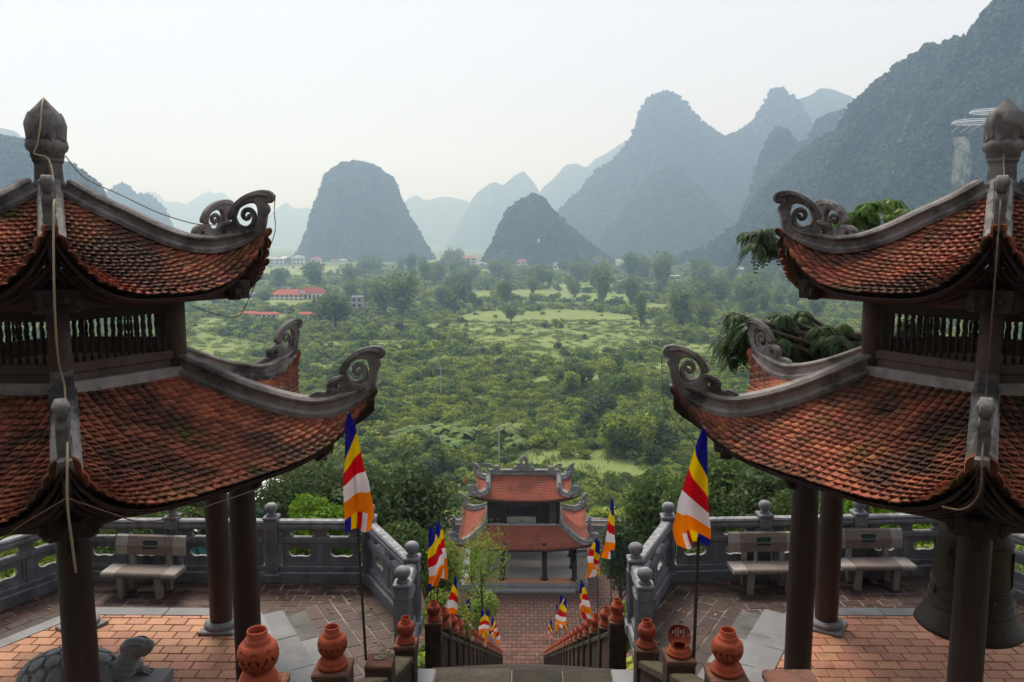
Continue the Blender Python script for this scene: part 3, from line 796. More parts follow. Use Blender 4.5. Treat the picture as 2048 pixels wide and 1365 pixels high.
# ------------------------------------------------------------------ stone balustrades
def rail_bay(B, a, b, bay):
    """one bay between two posts: rails, two pierced panels, brackets"""
    a, b = Vector((*a, 0)), Vector((*b, 0)); d = b - a; L = d.length; ang = math.atan2(d.y, d.x); mid = (a + b) / 2
    w = L - .24
    rot = Matrix.Translation((mid.x, mid.y, ZT)) @ Matrix.Rotation(ang, 4, 'Z')
    def bx(name, x, z, sx, sy, sz, ch=.015, mt='stone'):
        mb = MB().box((0, 0, 0), (sx, sy, sz), ch=ch, mat=rot @ Matrix.Translation((x, 0, z)))
        return mb.build(name, M[mt], B)
    # top rail with a moulded section
    prof = [(-.075, 0), (.075, 0), (.09, .03), (.09, .07), (.075, .085), (.082, .1), (.082, .13), (.06, .155), (-.06, .155), (-.082, .13), (-.082, .1), (-.075, .085), (-.09, .07), (-.09, .03)]
    sd = rot.to_3x3() @ Vector((0, 1, 0))
    mb = MB(); mb.sweep([(rot @ Vector((-w / 2, 0, .925)), -sd, (0, 0, 1)), (rot @ Vector((w / 2, 0, .925)), -sd, (0, 0, 1))], prof)
    mb.build('top_rail', M['stone'], B)
    bx('mid_rail', 0, .735, w, .13, .1)
    bx('bottom_rail', 0, .24, w, .14, .1)
    bx('plinth', 0, .09, w + .04, .22, .2)
    np_ = 2 if w > 1.1 else 1
    for k in range(np_ + 1):
        x = -w / 2 + w * k / np_
        x = max(-w / 2 + .05, min(w / 2 - .05, x))
        if 0 < k < np_: bx('stile', x, .487, .1, .12, .394)
        # cloud-shaped brackets in the open gap under the top rail
        ht = .15 if 0 < k < np_ else .12
        ol = [(-ht, 0), (ht, 0), (ht * .8, .03), (ht * .62, .05), (ht * .66, .09), (ht * .9, .12), (ht, .139), (-ht, .139), (-ht * .9, .12), (-ht * .66, .09), (-ht * .62, .05), (-ht * .8, .03)]
        me = plate('cloud_bracket', ol, [], .08, M['stone'])
        o = link('cloud_bracket', me, B); o.matrix_local = rot @ Matrix.Translation((max(-w / 2 + ht, min(w / 2 - ht, x)), 0, .7855)) @ Matrix.Rotation(PI / 2, 4, 'X')
    pw = w / np_ - .1
    for k in range(np_):
        x = -w / 2 + w * (k + .5) / np_
        hole = []
        r_ = min(.1, pw * .2)
        for (cx, a0, a1) in ((r_ * .95, -PI / 2 - .55, PI / 2 + .1), (-r_ * .95, PI / 2 - .1, PI * 1.5 + .55)):
            for q in range(9):
                t = a0 + (a1 - a0) * q / 8
                hole.append((cx + r_ * 1.05 * math.cos(t), .03 + r_ * .82 * math.sin(t)))
        outer = [(-pw / 2, -.195), (pw / 2, -.195), (pw / 2, .195), (-pw / 2, .195)]
        o = link('panel', plate('panel', outer, [hole], .06, M['stone'], .004), B)
        o.matrix_local = rot @ Matrix.Translation((x, 0, .487)) @ Matrix.Rotation(PI / 2, 4, 'X')
        fr = MB()
        for sx, sz, px, pz in ((pw, .035, 0, .176), (pw, .035, 0, -.176), (.035, .316, -pw / 2 + .018, 0), (.035, .316, pw / 2 - .018, 0)):
            fr.box((0, 0, 0), (sx, .09, sz), mat=rot @ Matrix.Translation((x + px, 0, .487 + pz)))
        f = fr.build('panel_frame', M['stone'], B)
def rail_post(B, p, ang, h=1.1):
    e = MB()
    rot = Matrix.Translation((p[0], p[1], ZT)) @ Matrix.Rotation(ang, 4, 'Z')
    e.box((0, 0, 0), (.22, .22, h), ch=.018, mat=rot @ Matrix.Translation((0, 0, h / 2)))
    e.box((0, 0, 0), (.27, .27, .16), ch=.015, mat=rot @ Matrix.Translation((0, 0, .08)))
    for s in (0, 1, 2, 3):
        q = rot @ Matrix.Rotation(s * PI / 2, 4, 'Z')
        for sx, sz, px, pz in ((.15, .022, 0, h * .86), (.15, .022, 0, h * .24), (.022, h * .62, -.064, h * .55), (.022, h * .62, .064, h * .55)):
            e.box((0, 0, 0), (sx, .012, sz), mat=q @ Matrix.Translation((px, -.114, pz)))
    o = e.build('post', M['stone'], B)
    c = MB().box((0, 0, 0), (.25, .25, .05), ch=.015, mat=rot @ Matrix.Translation((0, 0, h + .025))); c.build('post_cap', M['stone'], o)
    f = MB().lathe([(0, .05), (.085, .05), (.09, .07), (.06, .085), (.055, .1), (.085, .125), (.105, .165), (.108, .2), (.095, .235), (.06, .262), (0, .272)], 20, (p[0], p[1], ZT + h))
    f.build('ball_finial', M['stone'], o, smooth=True)
def balustrade(posts, lab):
    B = empty('stone_balustrade', (0, 0, 0), label=lab, category='balustrade', group='grey stone balustrades')
    for i, p in enumerate(posts):
        q = posts[min(i + 1, len(posts) - 1)]; r = posts[max(i - 1, 0)]
        rail_post(B, p, math.atan2(q[1] - r[1], q[0] - r[0]) if 0 < i < len(posts) - 1 and i not in (1, 2, 5) else (0 if i < 6 else PI / 3), 1.1)
        if i + 1 < len(posts): rail_bay(B, p, posts[i + 1], i)
    return B
balustrade(POST_L, 'grey stone balustrade with ball finials round the left terrace')
balustrade(POST_R, 'grey stone balustrade with ball finials round the right terrace')
# ------------------------------------------------------------------ hexagonal pavilions
class Curve:
    def __init__(s, pts):
        s.p = np.array(smooth_line(pts, 6)); d = np.linalg.norm(np.diff(s.p, axis=0), axis=1)
        s.t = np.concatenate([[0], np.cumsum(d)]); s.L = s.t[-1]; s.t = s.t / s.L
    def __call__(s, t):
        return float(np.interp(t, s.t, s.p[:, 0])), float(np.interp(t, s.t, s.p[:, 1]))
zl = lambda z: z - ZF
TIER = {
    'lower': dict(hip=Curve([(1.30, zl(-1.46)), (1.75, zl(-1.66)), (2.12, zl(-1.81)), (2.48, zl(-1.92)), (2.83, zl(-1.985)), (3.14, zl(-1.96)), (3.38, zl(-1.86)), (3.55, zl(-1.73)), (3.63, zl(-1.63))]),
                  mid=Curve([(1.12, zl(-1.46)), (1.6, zl(-1.78)), (2.15, zl(-2.06)), (2.9, zl(-2.34))]), rows=23, tw=.1, p=(5.0, 4.2)),
    'upper': dict(hip=Curve([(.12, zl(.56)), (.5, zl(.34)), (.83, zl(.19)), (1.16, zl(.03)), (1.5, zl(-.09)), (1.82, zl(-.125)), (2.06, zl(-.08)), (2.27, zl(.01)), (2.43, zl(.11))]),
                  mid=Curve([(.1, zl(.54)), (.6, zl(.19)), (1.25, zl(-.2)), (2.06, zl(-.54))]), rows=26, tw=.092, p=(3.5, 3.3)),
}
def surf(T, k, s, t, dz=0.0):
    rh, zh = T['hip'](t); a, zm = T['mid'](t)
    q = abs(s) ** (2.2 + (T['p'][0] - 2.2) * t); qz = abs(s) ** (2.2 + (T['p'][1] - 2.2) * t)
    nn = a + (rh * .8660254 - a) * q; la = s * rh * .5; z = zm + (zh - zm) * qz + dz
    an = PI / 3 * (k + .5)
    return Vector((nn * math.cos(an) - la * math.sin(an), nn * math.sin(an) + la * math.cos(an), z))
# one clay tile: flat scale with a rounded, slightly upturned nose (unit width)
def tile_verts():
    lv = [(-.075, .5, .0), (.03, .5, .017), (.064, .46, .027), (.082, .35, .037), (.091, .15, .046)]
    top = []
    for y, h, z in lv:
        top += [(-h, y, z), (0, y, z + .007), (h, y, z)]
    bot = [(x, y - .004, z - .017) for (x, y, z) in top]
    v = top + bot
    f = []
    n = len(lv)
    for j in range(n - 1):
        for i in range(2):
            a = 3 * j + i; f.append((a, a + 1, a + 4, a + 3))
        for i in (0, 2):
            a = 3 * j + i; b = a + 3; c = a + 3 * n; d = b + 3 * n
            f.append((a, b, d, c) if i == 0 else (b, a, c, d))
    e = 3 * (n - 1)
    for i in range(2): f.append((e + i, e + i + 1, e + i + 1 + 3 * n, e + i + 3 * n))
    return np.array(v), f
TV, TFACES = tile_verts()
TFQ = np.array(TFACES)
ME_TILE = None
def tile_frames(T, c):
    out = []
    for k in range(6):
        for j in range(T['rows']):
            t = (j + 1) / T['rows']
            rh, _ = T['hip'](t)
            n = max(2, int(round(rh / T['tw'])))
            off = (j % 2) * .5
            for i in range(n + (1 if j % 2 else 0)):
                s0 = (i - off) / n * 2 - 1; s1 = (i + 1 - off) / n * 2 - 1
                s0, s1 = max(s0, -1), min(s1, 1)
                if s1 - s0 < .5 / n: continue
                s = (s0 + s1) / 2; tt = t - .45 / T['rows']
                P = surf(T, k, s, tt); e = .01
                D = (surf(T, k, s, min(tt + e, 1)) - surf(T, k, s, tt - e)).normalized()
                Lx = surf(T, k, min(s + .02, 1), tt) - surf(T, k, max(s - .02, -1), tt)
                w = (surf(T, k, s1, tt) - surf(T, k, s0, tt)).length
                Lx.normalize()
                N = D.cross(Lx); 
                if N.z < 0: N = -N
                N.normalize(); X = D.cross(N).normalized()
                jit = random.gauss(0, .05)
                X2 = (X + D * jit).normalized(); D2 = N.cross(X2).normalized()
                if D2.dot(D) < 0: D2 = -D2
                sc_ = w * .945
                P = P + D * (random.gauss(0, .005) + (.03 if random.random() < .02 else 0))
                m = Matrix(((X2.x * sc_, D2.x, N.x, P.x), (X2.y * sc_, D2.y, N.y, P.y), (X2.z * sc_, D2.z, N.z, P.z + .012 + random.gauss(0, .0025)), (0, 0, 0, 1)))
                out.append((k, j, m))
    return out
# scroll ornament: outline traced in (r, z) about the tip of the lower hip
def _rz(x, y):
    px, py = x / 2.56, 600 + y / 2.56
    q = at_y(px, py, 8.97)
    return (q[0] + 5.28 - 3.63, q[2] + 1.63)
ORN = [(1900, 482), (1915, 430), (1924, 390), (1929, 356), (1941, 336), (1939, 318), (1926, 303), (1921, 286), (1936, 292), (1955, 290), (1966, 272), (1955, 250), (1925, 243), (1890, 246), (1840, 262), (1795, 290),
       (1766, 322), (1745, 362), (1752, 374), (1772, 374), (1764, 396), (1735, 398), (1702, 408), (1682, 433), (1684, 460), (1665, 478), (1640, 473), (1600, 486), (1590, 520), (1700, 556), (1800, 540), (1870, 512)]
ORN_H = [(1785, 400), (1770, 366), (1780, 330), (1812, 304), (1852, 292), (1886, 300), (1899, 335), (1896, 380), (1880, 422), (1840, 436), (1804, 426)]
ORN_H2 = [(1703, 442), (1718, 424), (1742, 424), (1752, 440), (1734, 458), (1712, 462)]
SPIRAL = [(1782, 410), (1828, 425), (1862, 405), (1872, 365), (1858, 338), (1834, 332), (1816, 346), (1816, 366), (1832, 376), (1846, 366), (1842, 354)]
SPIRAL2 = [(1690, 455), (1722, 462), (1748, 448), (1746, 428), (1726, 424), (1716, 438), (1728, 446)]
def ornament_meshes():
    pl = plate('scroll_ornament', smooth_poly([_rz(*p) for p in ORN], 2), [smooth_poly([_rz(*p) for p in ORN_H], 2), smooth_poly([_rz(*p) for p in ORN_H2], 2)], .095, M['ridge'], .018, 2)
    for q in pl.polygons: q.use_smooth = True
    mb = MB()
    for S, r0, r1 in ((SPIRAL, .034, .024), (SPIRAL2, .026, .018)):
        P = smooth_line([(*_rz(*p), 0) for p in S], 4)
        mb.tube(P, np.linspace(r0, r1, len(P)), 8)
    # beak ridge and cheek boss on both faces
    P = smooth_line([(*_rz(*p), .0) for p in ((1765, 372), (1790, 312), (1845, 272), (1900, 258), (1945, 268))], 4)
    for sz in (-.032, .032): mb.tube([(p[0], p[1], sz) for p in P], np.linspace(.024, .03, len(P)), 8)
    P = smooth_line([(*_rz(*p), .0) for p in ((1690, 470), (1690, 432), (1718, 412), (1762, 398))], 4)
    for sz in (-.035, .035): mb.tube([(p[0], p[1], sz) for p in P], .025, 8)
    sp = mb.mesh('scroll_spiral', M['ridge'], True)
    return pl, sp
ME_ORN, ME_SPIR = ornament_meshes()
RIDGE_PROF = [(-.125, -.04), (.125, -.04), (.125, .035), (.095, .055), (.08, .08), (.08, .185), (.1, .2), (.105, .235), (.07, .275), (-.07, .275), (-.105, .235), (-.1, .2), (-.08, .185), (-.08, .08), (-.095, .055), (-.125, .035)]
def baluster_mesh():
    pr = [(.012, 0), (.02, .01), (.02, .05), (.011, .06), (.02, .11), (.022, .15), (.012, .2), (.02, .22), (.012, .24), (.022, .29), (.02, .33), (.011, .38), (.02, .39), (.02, .43)]
    return MB().lathe(pr, 8).mesh('baluster', M['wood'], True)
ME_BAL = baluster_mesh()
FIN = [(0, 0), (.165, 0), (.172, .06), (.2, .085), (.216, .13), (.205, .17), (.183, .19), (.186, .25), (.198, .36), (.165, .46), (.138, .505), (.07, .58), (0, .66)]

def pavilion(c, side, lab):
    global ME_TILE
    face = 5 if side == 'left' else 3          # the roof face that looks at the camera
    E = empty('hexagonal_pavilion', (c[0], c[1], ZF), label=lab, category='pavilion', group='pavilions beside the stairs')
    d6 = [(math.cos(PI / 3 * k), math.sin(PI / 3 * k)) for k in range(6)]
    # columns on carved stone plinths
    for k in range(6):
        x, y = 2.0 * d6[k][0], 2.0 * d6[k][1]
        H = zl(-2.34)
        col = MB().lathe([(0, .1), (.15, .1), (.155, .16), (.155, 1.2), (.148, 2.4), (.14, H), (0, H)], 28, (x, y, 0)).build('column', M['wood_pillar'], E, smooth=True)
        pb = MB().box((x, y, .022), (.5, .5, .044), PI / 6 + PI / 3 * k, .01)
        pb.lathe([(.225, .044), (.235, .07), (.23, .1), (.2, .125), (.165, .13), (0, .13)], 28, (x, y, 0))
        pb.build('stone_plinth', M['slab'], col)
        # carved bracket reaching out under the eave
        ol = [(.15, 0), (.15, -.56), (.22, -.5), (.26, -.42), (.36, -.4), (.4, -.31), (.5, -.3), (.55, -.22), (.68, -.2), (.74, -.12), (.98, -.1), (1.0, 0)]
        me = plate('bracket', smooth_poly(ol, 2), [], .11, M['wood'], .012)
        o = link('bracket', me, E); a = PI / 3 * k
        o.matrix_local = Matrix.Rotation(a, 4, 'Z') @ Matrix.Translation((2.0, 0, zl(-2.3))) @ Matrix.Rotation(PI / 2, 4, 'X')
    # tie beams between column heads, eave beams with carved ends, radial beams
    for k in range(6):
        an = PI / 3 * (k + .5)
        def beam(nm, ap, z, length, w, h, m='wood', ch=.02):
            mb = MB().box((0, 0, 0), (w, length, h), ch=ch, mat=Matrix.Rotation(an, 4, 'Z') @ Matrix.Translation((ap, 0, z)))
            return mb.build(nm, M[m], E)
        beam('tie_beam', 1.732, zl(-2.52), 1.76, .13, .26)
        beam('eave_beam', 2.5, zl(-2.36), 2.5 * 1.1547 + .1, .13, .2, 'wood_red')
        beam('eave_beam', 1.72, zl(-.56), 1.72 * 1.1547 + .08, .11, .17, 'wood_red')
        for ap, z, wd, hh, dd in ((2.5, zl(-2.35), .15, .25, .2), (1.72, zl(-.55), .13, .21, .17)):
            for sg in (-1, 1):      # carved beam heads crossing at each corner
                L = ap * .57735 + .11
                bl = MB().frustum((0, 0, -hh / 2), (wd * .8, dd), (wd, dd * 1.25), hh)
                bl.box((wd * .3, 0, 0), (wd * .7, dd * .6, hh * .5), ch=.03); bl.box((0, sg * dd * .55, -.02), (wd * .7, dd * .4, hh * .55), ch=.03)
                mt = Matrix.Rotation(an, 4, 'Z') @ Matrix.Translation((ap, sg * L, z))
                bl.v = [tuple(mt @ Vector(v)) for v in bl.v]
                bl.build('beam_head', M['wood'], E)
        # upper storey: sill, panel, rail, balusters, lintel
        ap = 1.15
        beam('flashing', ap + .035, zl(-1.475), 1.32, .17, .13, 'plaster', .02)
        beam('sill_panel', ap - .01, zl(-1.385), 1.16, .07, .12, 'wood_grey', .01)
        beam('window_rail', ap, zl(-1.275), 1.18, .1, .105, 'wood_grey', .012)
        beam('lintel', ap, zl(-.72), 1.2, .11, .16, 'wood')
        beam('wall_plate', ap + .25, zl(-.44), 1.62, .12, .14, 'wood')
        nb = 13
        for i in range(nb):
            y = -.5 + i * (1.0 / (nb - 1)); q = Matrix.Rotation(an, 3, 'Z') @ Vector((ap, y, 0))
            link('baluster', ME_BAL, E, (q.x, q.y, zl(-1.225)))
        # upper corner posts
        x, y = 1.33 * d6[k][0], 1.33 * d6[k][1]
        MB().lathe([(0, zl(-1.62)), (.105, zl(-1.62)), (.105, zl(-.4)), (0, zl(-.4))], 18, (x, y, 0)).build('upper_post', M['wood_grey'], E, smooth=True)
    # roofs
    singles = []
    for nm in ('lower', 'upper'):
        T = TIER[nm]
        Rf = link('lower_roof' if nm == 'lower' else 'upper_roof', None, E)
        for k in range(6):
            mb = MB().grid(lambda u, v: surf(T, k, 2 * u - 1, v, -.012), 26, 16)
            mb2 = MB().grid(lambda u, v: surf(T, k, 2 * (1 - u) - 1, v * .995, -.055), 26, 16)
            mb.add(mb2.v, mb2.f)
            mb.build('roof_deck', M['wood'], Rf)
            an = PI / 3 * (k + .5); nrm = (math.cos(an), math.sin(an), 0)
            for q in range(4):
                fr = []
                for i in range(25):
                    s = -1 + 2 * i / 24
                    p = surf(T, k, s, 1 - .012 - .042 * q, -.062 - .05 * q)
                    sd = Vector(nrm) * (1 - abs(s)) + Vector((p.x, p.y, 0)).normalized() * abs(s)
                    fr.append((p, sd.normalized(), (0, 0, 1)))
                MB().sweep(fr, [(-.09, -.022), (-.015, -.022), (0, -.008), (0, .022), (-.09, .022)]).build('eave_board', M['wood_red'] if q % 2 == 0 else M['wood'], Rf)
            # rafters under the deck
            rf = MB()
            for i in range(9):
                s = -.8 + i * .2
                a_ = surf(T, k, s, .5, -.09); b_ = surf(T, k, s, .97, -.09)
                rf.tube([a_, (a_ + b_) / 2 - Vector((0, 0, .0)), b_], .028, 6)
            rf.build('rafters', M['wood'], Rf, kind='stuff')
        # hip ridges with scrolls
        for k in range(6):
            path = []
            ts = np.linspace(.0 if nm == 'lower' else .03, .985, 40)
            pts = [T['hip'](t) for t in ts]
            fr = []
            a = PI / 3 * k; dr = Vector((math.cos(a), math.sin(a), 0)); lat = Vector((-math.sin(a), math.cos(a), 0))
            for i in range(len(pts)):
                p0, p1 = pts[max(i - 1, 0)], pts[min(i + 1, len(pts) - 1)]
                tg = Vector((p1[0] - p0[0], p1[1] - p0[1])).normalized()
                up = dr * (-tg.y) + Vector((0, 0, 1)) * tg.x
                g = 1.0 if i < 28 else 1 - .055 * (i - 28)
                hs_ = .74 if nm == 'lower' else .6
                fr.append((dr * pts[i][0] + Vector((0, 0, pts[i][1] + .008)), -lat * g, up * hs_ * (1.0 if i < 32 else max(.4, 1 - .08 * (i - 32)))))
            rg = MB().sweep(fr, RIDGE_PROF).build('hip_ridge', M['ridge'] if nm == 'upper' else M['ridge_low'], Rf)
            hr = MB()
            fr2 = [(o - Vector((0, 0, .16)), sd, Vector((0, 0, 1))) for o, sd, up in fr[16:39]]
            hr.sweep(fr2, [(-.05, -.07), (.05, -.07), (.06, .07), (-.06, .07)]).build('hip_rafter', M['wood'], Rf)
            tip = T['hip'](1.0)
            mt = Matrix.Rotation(a, 4, 'Z') @ Matrix.Translation((tip[0], 0, tip[1])) @ Matrix.Rotation(PI / 2, 4, 'X')
            o = link('scroll_ornament', ME_ORN, rg); o.matrix_local = mt
            o = link('spiral', ME_SPIR, rg); o.matrix_local = mt
        fr = tile_frames(T, c)
        if ME_TILE is None:
            ME_TILE = bpy.data.meshes.new('roof_tile'); ME_TILE.from_pydata([tuple(v) for v in TV], [], TFACES); ME_TILE.materials.append(M['tile'])
        rest = []
        order = []
        for k, j, m in fr:
            p = m.translation
            wp = (p.x + c[0], p.y + c[1], p.z + ZF)
            d = project(wp)[2]
            vis = (k == face or (k == (face - 1) % 6 or k == (face + 1) % 6)) and in_view(wp, 10)
            order.append((d if (vis and k == face) else 1e6 + d, m))
        order.sort(key=lambda q: q[0])
        lim = 190 if nm == 'lower' else 110
        for d, m in order[:lim]:
            o = link('roof_tile', ME_TILE, Rf); o.matrix_local = m
        ms = np.array([np.array(m) for d, m in order[lim:]])
        nt = len(ms)
        V4 = np.concatenate([TV, np.ones((len(TV), 1))], 1)
        VV = np.einsum('nij,vj->nvi', ms, V4)[..., :3].reshape(-1, 3)
        FF = (TFQ[None] + (np.arange(nt) * len(TV))[:, None, None]).reshape(-1, 4)
        at_ = np.repeat(rng.random(nt), len(TV))
        link('roof_tile_field', np_mesh('roof_tile_field', VV, FF, M['tile'], at_), Rf, kind='stuff')
    # finial on its block
    fb = MB(); fb.lathe([(0, zl(.5)), (.2, zl(.5)), (.19, zl(.62)), (.165, zl(.66)), (.155, zl(.84)), (.18, zl(.87)), (.18, zl(.905)), (0, zl(.905))], 6).build('finial_block', M['ridge'], E)
    f = MB().lathe(FIN, 24, (0, 0, zl(.903))).build('lotus_finial', M['ridge'], E, smooth=True)
    for row, (n, z0, z1, w) in enumerate(((8, .17, .4, .08), (8, .2, .5, .07))):
        for i in range(n):
            a = 2 * PI * (i + .5 * row) / n
            prf = np.array(FIN)
            def pf(u, v):
                z = z0 + (z1 - z0) * v; r_ = float(np.interp(z, prf[:, 1], prf[:, 0])) + .004 + (.005 * v ** 6) + .012 * (1 - (2 * u - 1) ** 2)
                ww = w * (math.sin(PI * min(1, .25 + .75 * (1 - v))) ** .6 if v < 1 else 0.05)
                da = (2 * u - 1) * ww / max(r_, .05)
                return (r_ * math.cos(a + da), r_ * math.sin(a + da), zl(.903) + z)
            MB().grid(pf, 4, 6).build('petal', M['ridge'], f, smooth=True)
    return E
M['ridge_low'] = mat('pale_weathered_stucco', (.36, .335, .31), (.2, .18, .165), 2.2, .92, .3, 45, stain=((.035, .033, .03), 1.15, .47, .60, .95), stain2=((.12, .11, .1), 5.0, .5, .66, .6))
PAV_L = pavilion(C_L, 'left', 'two-tiered red-tiled hexagonal pavilion sheltering a stone turtle, on the left')
PAV_R = pavilion(C_R, 'right', 'two-tiered red-tiled hexagonal pavilion sheltering a bronze bell, on the right')
# ------------------------------------------------------------------ bell
B = empty('bronze_bell', (C_R[0], C_R[1], ZF), label='large dark bronze bell hanging inside the right pavilion', category='bell')
bp0 = [(.78, -4.42), (.8, -4.4), (.785, -4.36), (.72, -4.28), (.645, -4.16), (.6, -4.02), (.575, -3.85), (.56, -3.6), (.545, -3.3), (.53, -3.12), (.49, -3.0), (.4, -2.92), (.25, -2.875), (0, -2.865)]
bz = lambda z: -4.55 + (z + 4.42) * .87
bp = [(r * .73, bz(z)) for r, z in bp0]
MB().lathe([(r, zl(z)) for r, z in [(.0, -2.93)] + [(r * .92, z - .0) for r, z in bp[::-1] if r > .1][0:] + bp], 48).build('bell_body', M['bronze'], B, smooth=True)
for z, r in ((-4.1, .628), (-3.98, .602), (-3.82, .582), (-3.78, .578), (-3.2, .545)):
    z, r = bz(z), r * .73
    MB().lathe([(r - .02, zl(z - .02)), (r + .008, zl(z - .016)), (r + .014, zl(z)), (r + .008, zl(z + .016)), (r - .02, zl(z + .02))], 48).build('raised_band', M['bronze'], B, smooth=True)
for k in range(4):
    a = PI / 4 + k * PI / 2
    mb = MB()
    mb.box((0, 0, 0), (.03, .02, .42), mat=Matrix.Rotation(a, 4, 'Z') @ Matrix.Translation((.563 * .73, 0, zl(bz(-3.5)))) )
    mb.build('vertical_band', M['bronze'], B)
    boss = MB().lathe([(0, .03), (.025, .028), (.042, .015), (.046, 0)], 14)
    mt = Matrix.Rotation(a + PI / 4, 4, 'Z') @ Matrix.Translation((.585 * .73, 0, zl(bz(-3.9)))) @ Matrix.Rotation(PI / 2, 4, 'Y')
    boss.v = [tuple(mt @ Vector(v)) for v in boss.v]; boss.build('striking_boss', M['bronze'], B, smooth=True)
# raised characters in a column on the side towards the stairs
for ci, (a0, zs) in enumerate(((math.radians(205), (-3.3, -3.42, -3.54)), (math.radians(217), (-3.3, -3.42, -3.54, -3.66)))):
    for q, z in enumerate(zs):
        mb = MB(); r2 = random.Random(q * 7 + ci)
        for st in range(6):
            hor = st % 2 == 0
            sx, sz = (.075, .011) if hor else (.011, .075)
            y = 0 if hor else r2.choice((-.028, 0, .028)); zz = r2.choice((-.032, -.01, .014, .034)) if hor else 0
            mb.box((0, 0, 0), (.012, sx, sz), mat=Matrix.Rotation(a0, 4, 'Z') @ Matrix.Translation((.552 * .73, y, zl(bz(z)) + zz)))
        mb.build('raised_character', M['bronze'], B)
mb = MB()
for s in (-1, 1):
    P = [(s * .16 * math.cos(t), 0, zl(-3.22) + .62 * math.sin(t) ** .8) for t in np.linspace(0.02, PI / 2, 8)]
    mb.tube(P, [.05, .055, .055, .05, .045, .045, .05, .05], 10)
mb.build('hanging_loop', M['bronze'], B, smooth=True)
# beams that carry the bell belong to the pavilion
MB().box((0, 0, zl(-2.5)), (3.6, .16, .22), ch=.02).build('bell_beam', M['wood'], PAV_R)
MB().box((0, 0, zl(-2.5)), (3.6, .16, .22), ch=.02).build('bell_beam', M['wood'], PAV_L)

# ------------------------------------------------------------------ stone turtle
TX, TY = -5.36, 8.85
T = empty('stone_turtle', (TX, TY, ZF), 0, label='carved grey stone turtle with raised head behind the left front column', category='statue')
MB().box((.1, 0, .07), (1.75, 1.05, .14), ch=.012).build('base_slab', M['slab'], T)
def shell(u, v):
    th = u * 2 * PI; ph = v * PI / 2
    # hexagon scutes: groove where the two nearest centres are equally far
    r_ = math.sin(ph)
    x = .64 * r_ * math.cos(th); y = .44 * r_ * math.sin(th); z = .5 * math.cos(ph) ** .85
    px, py = math.copysign(abs(x) ** 1.0, x) / .2, y / .2
    best = sorted(math.hypot(px - (i + .5 * (j % 2)), py - j * .866) for i in range(-4, 5) for j in range(-3, 4))[:2]
    g = best[1] - best[0]
    ring = .5 + .5 * math.cos(min(best[0], .6) * 24)
    k = (-.05 if g < .13 else 0.0) - .004 * ring * (g > .1)
    rim = .0 if v < .88 else .03 * (v - .88) / .12
    s = 1 + k * 1.6
    return (x * (s + rim), y * (s + rim), .15 + (.06 + z * .88) * s)
MB().grid(shell, 120, 56).build('shell', M['turtle'], T, smooth=True)
mb = MB()
mb.lathe([(0, .15), (.56, .16), (.64, .22), (.62, .28), (0, .3)], 32); mb.v = [(x, y * .7, z) for x, y, z in mb.v]
P = smooth_line([(.42, 0, .3), (.56, 0, .36), (.66, 0, .46), (.71, 0, .58), (.75, 0, .66)], 4)
mb.tube(P, np.linspace(.16, .095, len(P)), 16)
for q in np.linspace(.25, .85, 6):
    i_ = int(q * (len(P) - 1)); c_, d_ = Vector(P[i_]), (Vector(P[i_ + 1]) - Vector(P[i_ - 1])).normalized()
    rr_ = .16 + (.095 - .16) * q; a1 = Vector((0, 1, 0)); a2 = d_.cross(a1)
    mb.tube([tuple(c_ + (a1 * math.cos(t) + a2 * math.sin(t)) * (rr_ + .002)) for t in np.linspace(0, 2 * PI, 17)], .012, 5, cap=False)
hd = smooth_line([(.62, 0, .655), (.7, 0, .69), (.8, 0, .7), (.88, 0, .7), (.95, 0, .72), (1.0, 0, .745)], 4)
mb.tube(hd, np.interp(np.linspace(0, 1, len(hd)), [0, .2, .45, .7, .88, 1], [.045, .098, .106, .083, .054, .02]), 16)
mb.tube(smooth_line([(.8, 0, .62), (.9, 0, .64), (.97, 0, .685)], 4), np.linspace(.07, .03, 9), 12)
for s in (-1, 1):
    mb.lathe([(0, .03), (.02, .026), (.032, .0), (.02, -.026), (0, -.03)], 12, (.86, s * .085, .715))
    mb.tube(smooth_line([(.74, s * .07, .755), (.83, s * .09, .765), (.91, s * .07, .74)], 4), .022, 8)
    for fx, fy in ((.42, .36), (-.42, .33)):
        P = smooth_line([(fx * .8, s * fy * .75, .3), (fx + .1, s * (fy + .04), .25), (fx + .17, s * (fy + .06), .17), (fx + .26, s * (fy + .05), .155)], 4)
        mb.tube(P, np.linspace(.13, .06, len(P)), 12)
        for q in (-1, 0, 1): mb.tube([(fx + .22, s * (fy + .05) + q * .04, .165), (fx + .33, s * (fy + .05) + q * .06, .15)], [.03, .012], 6)
mb.build('body', M['turtle'], T, smooth=True)

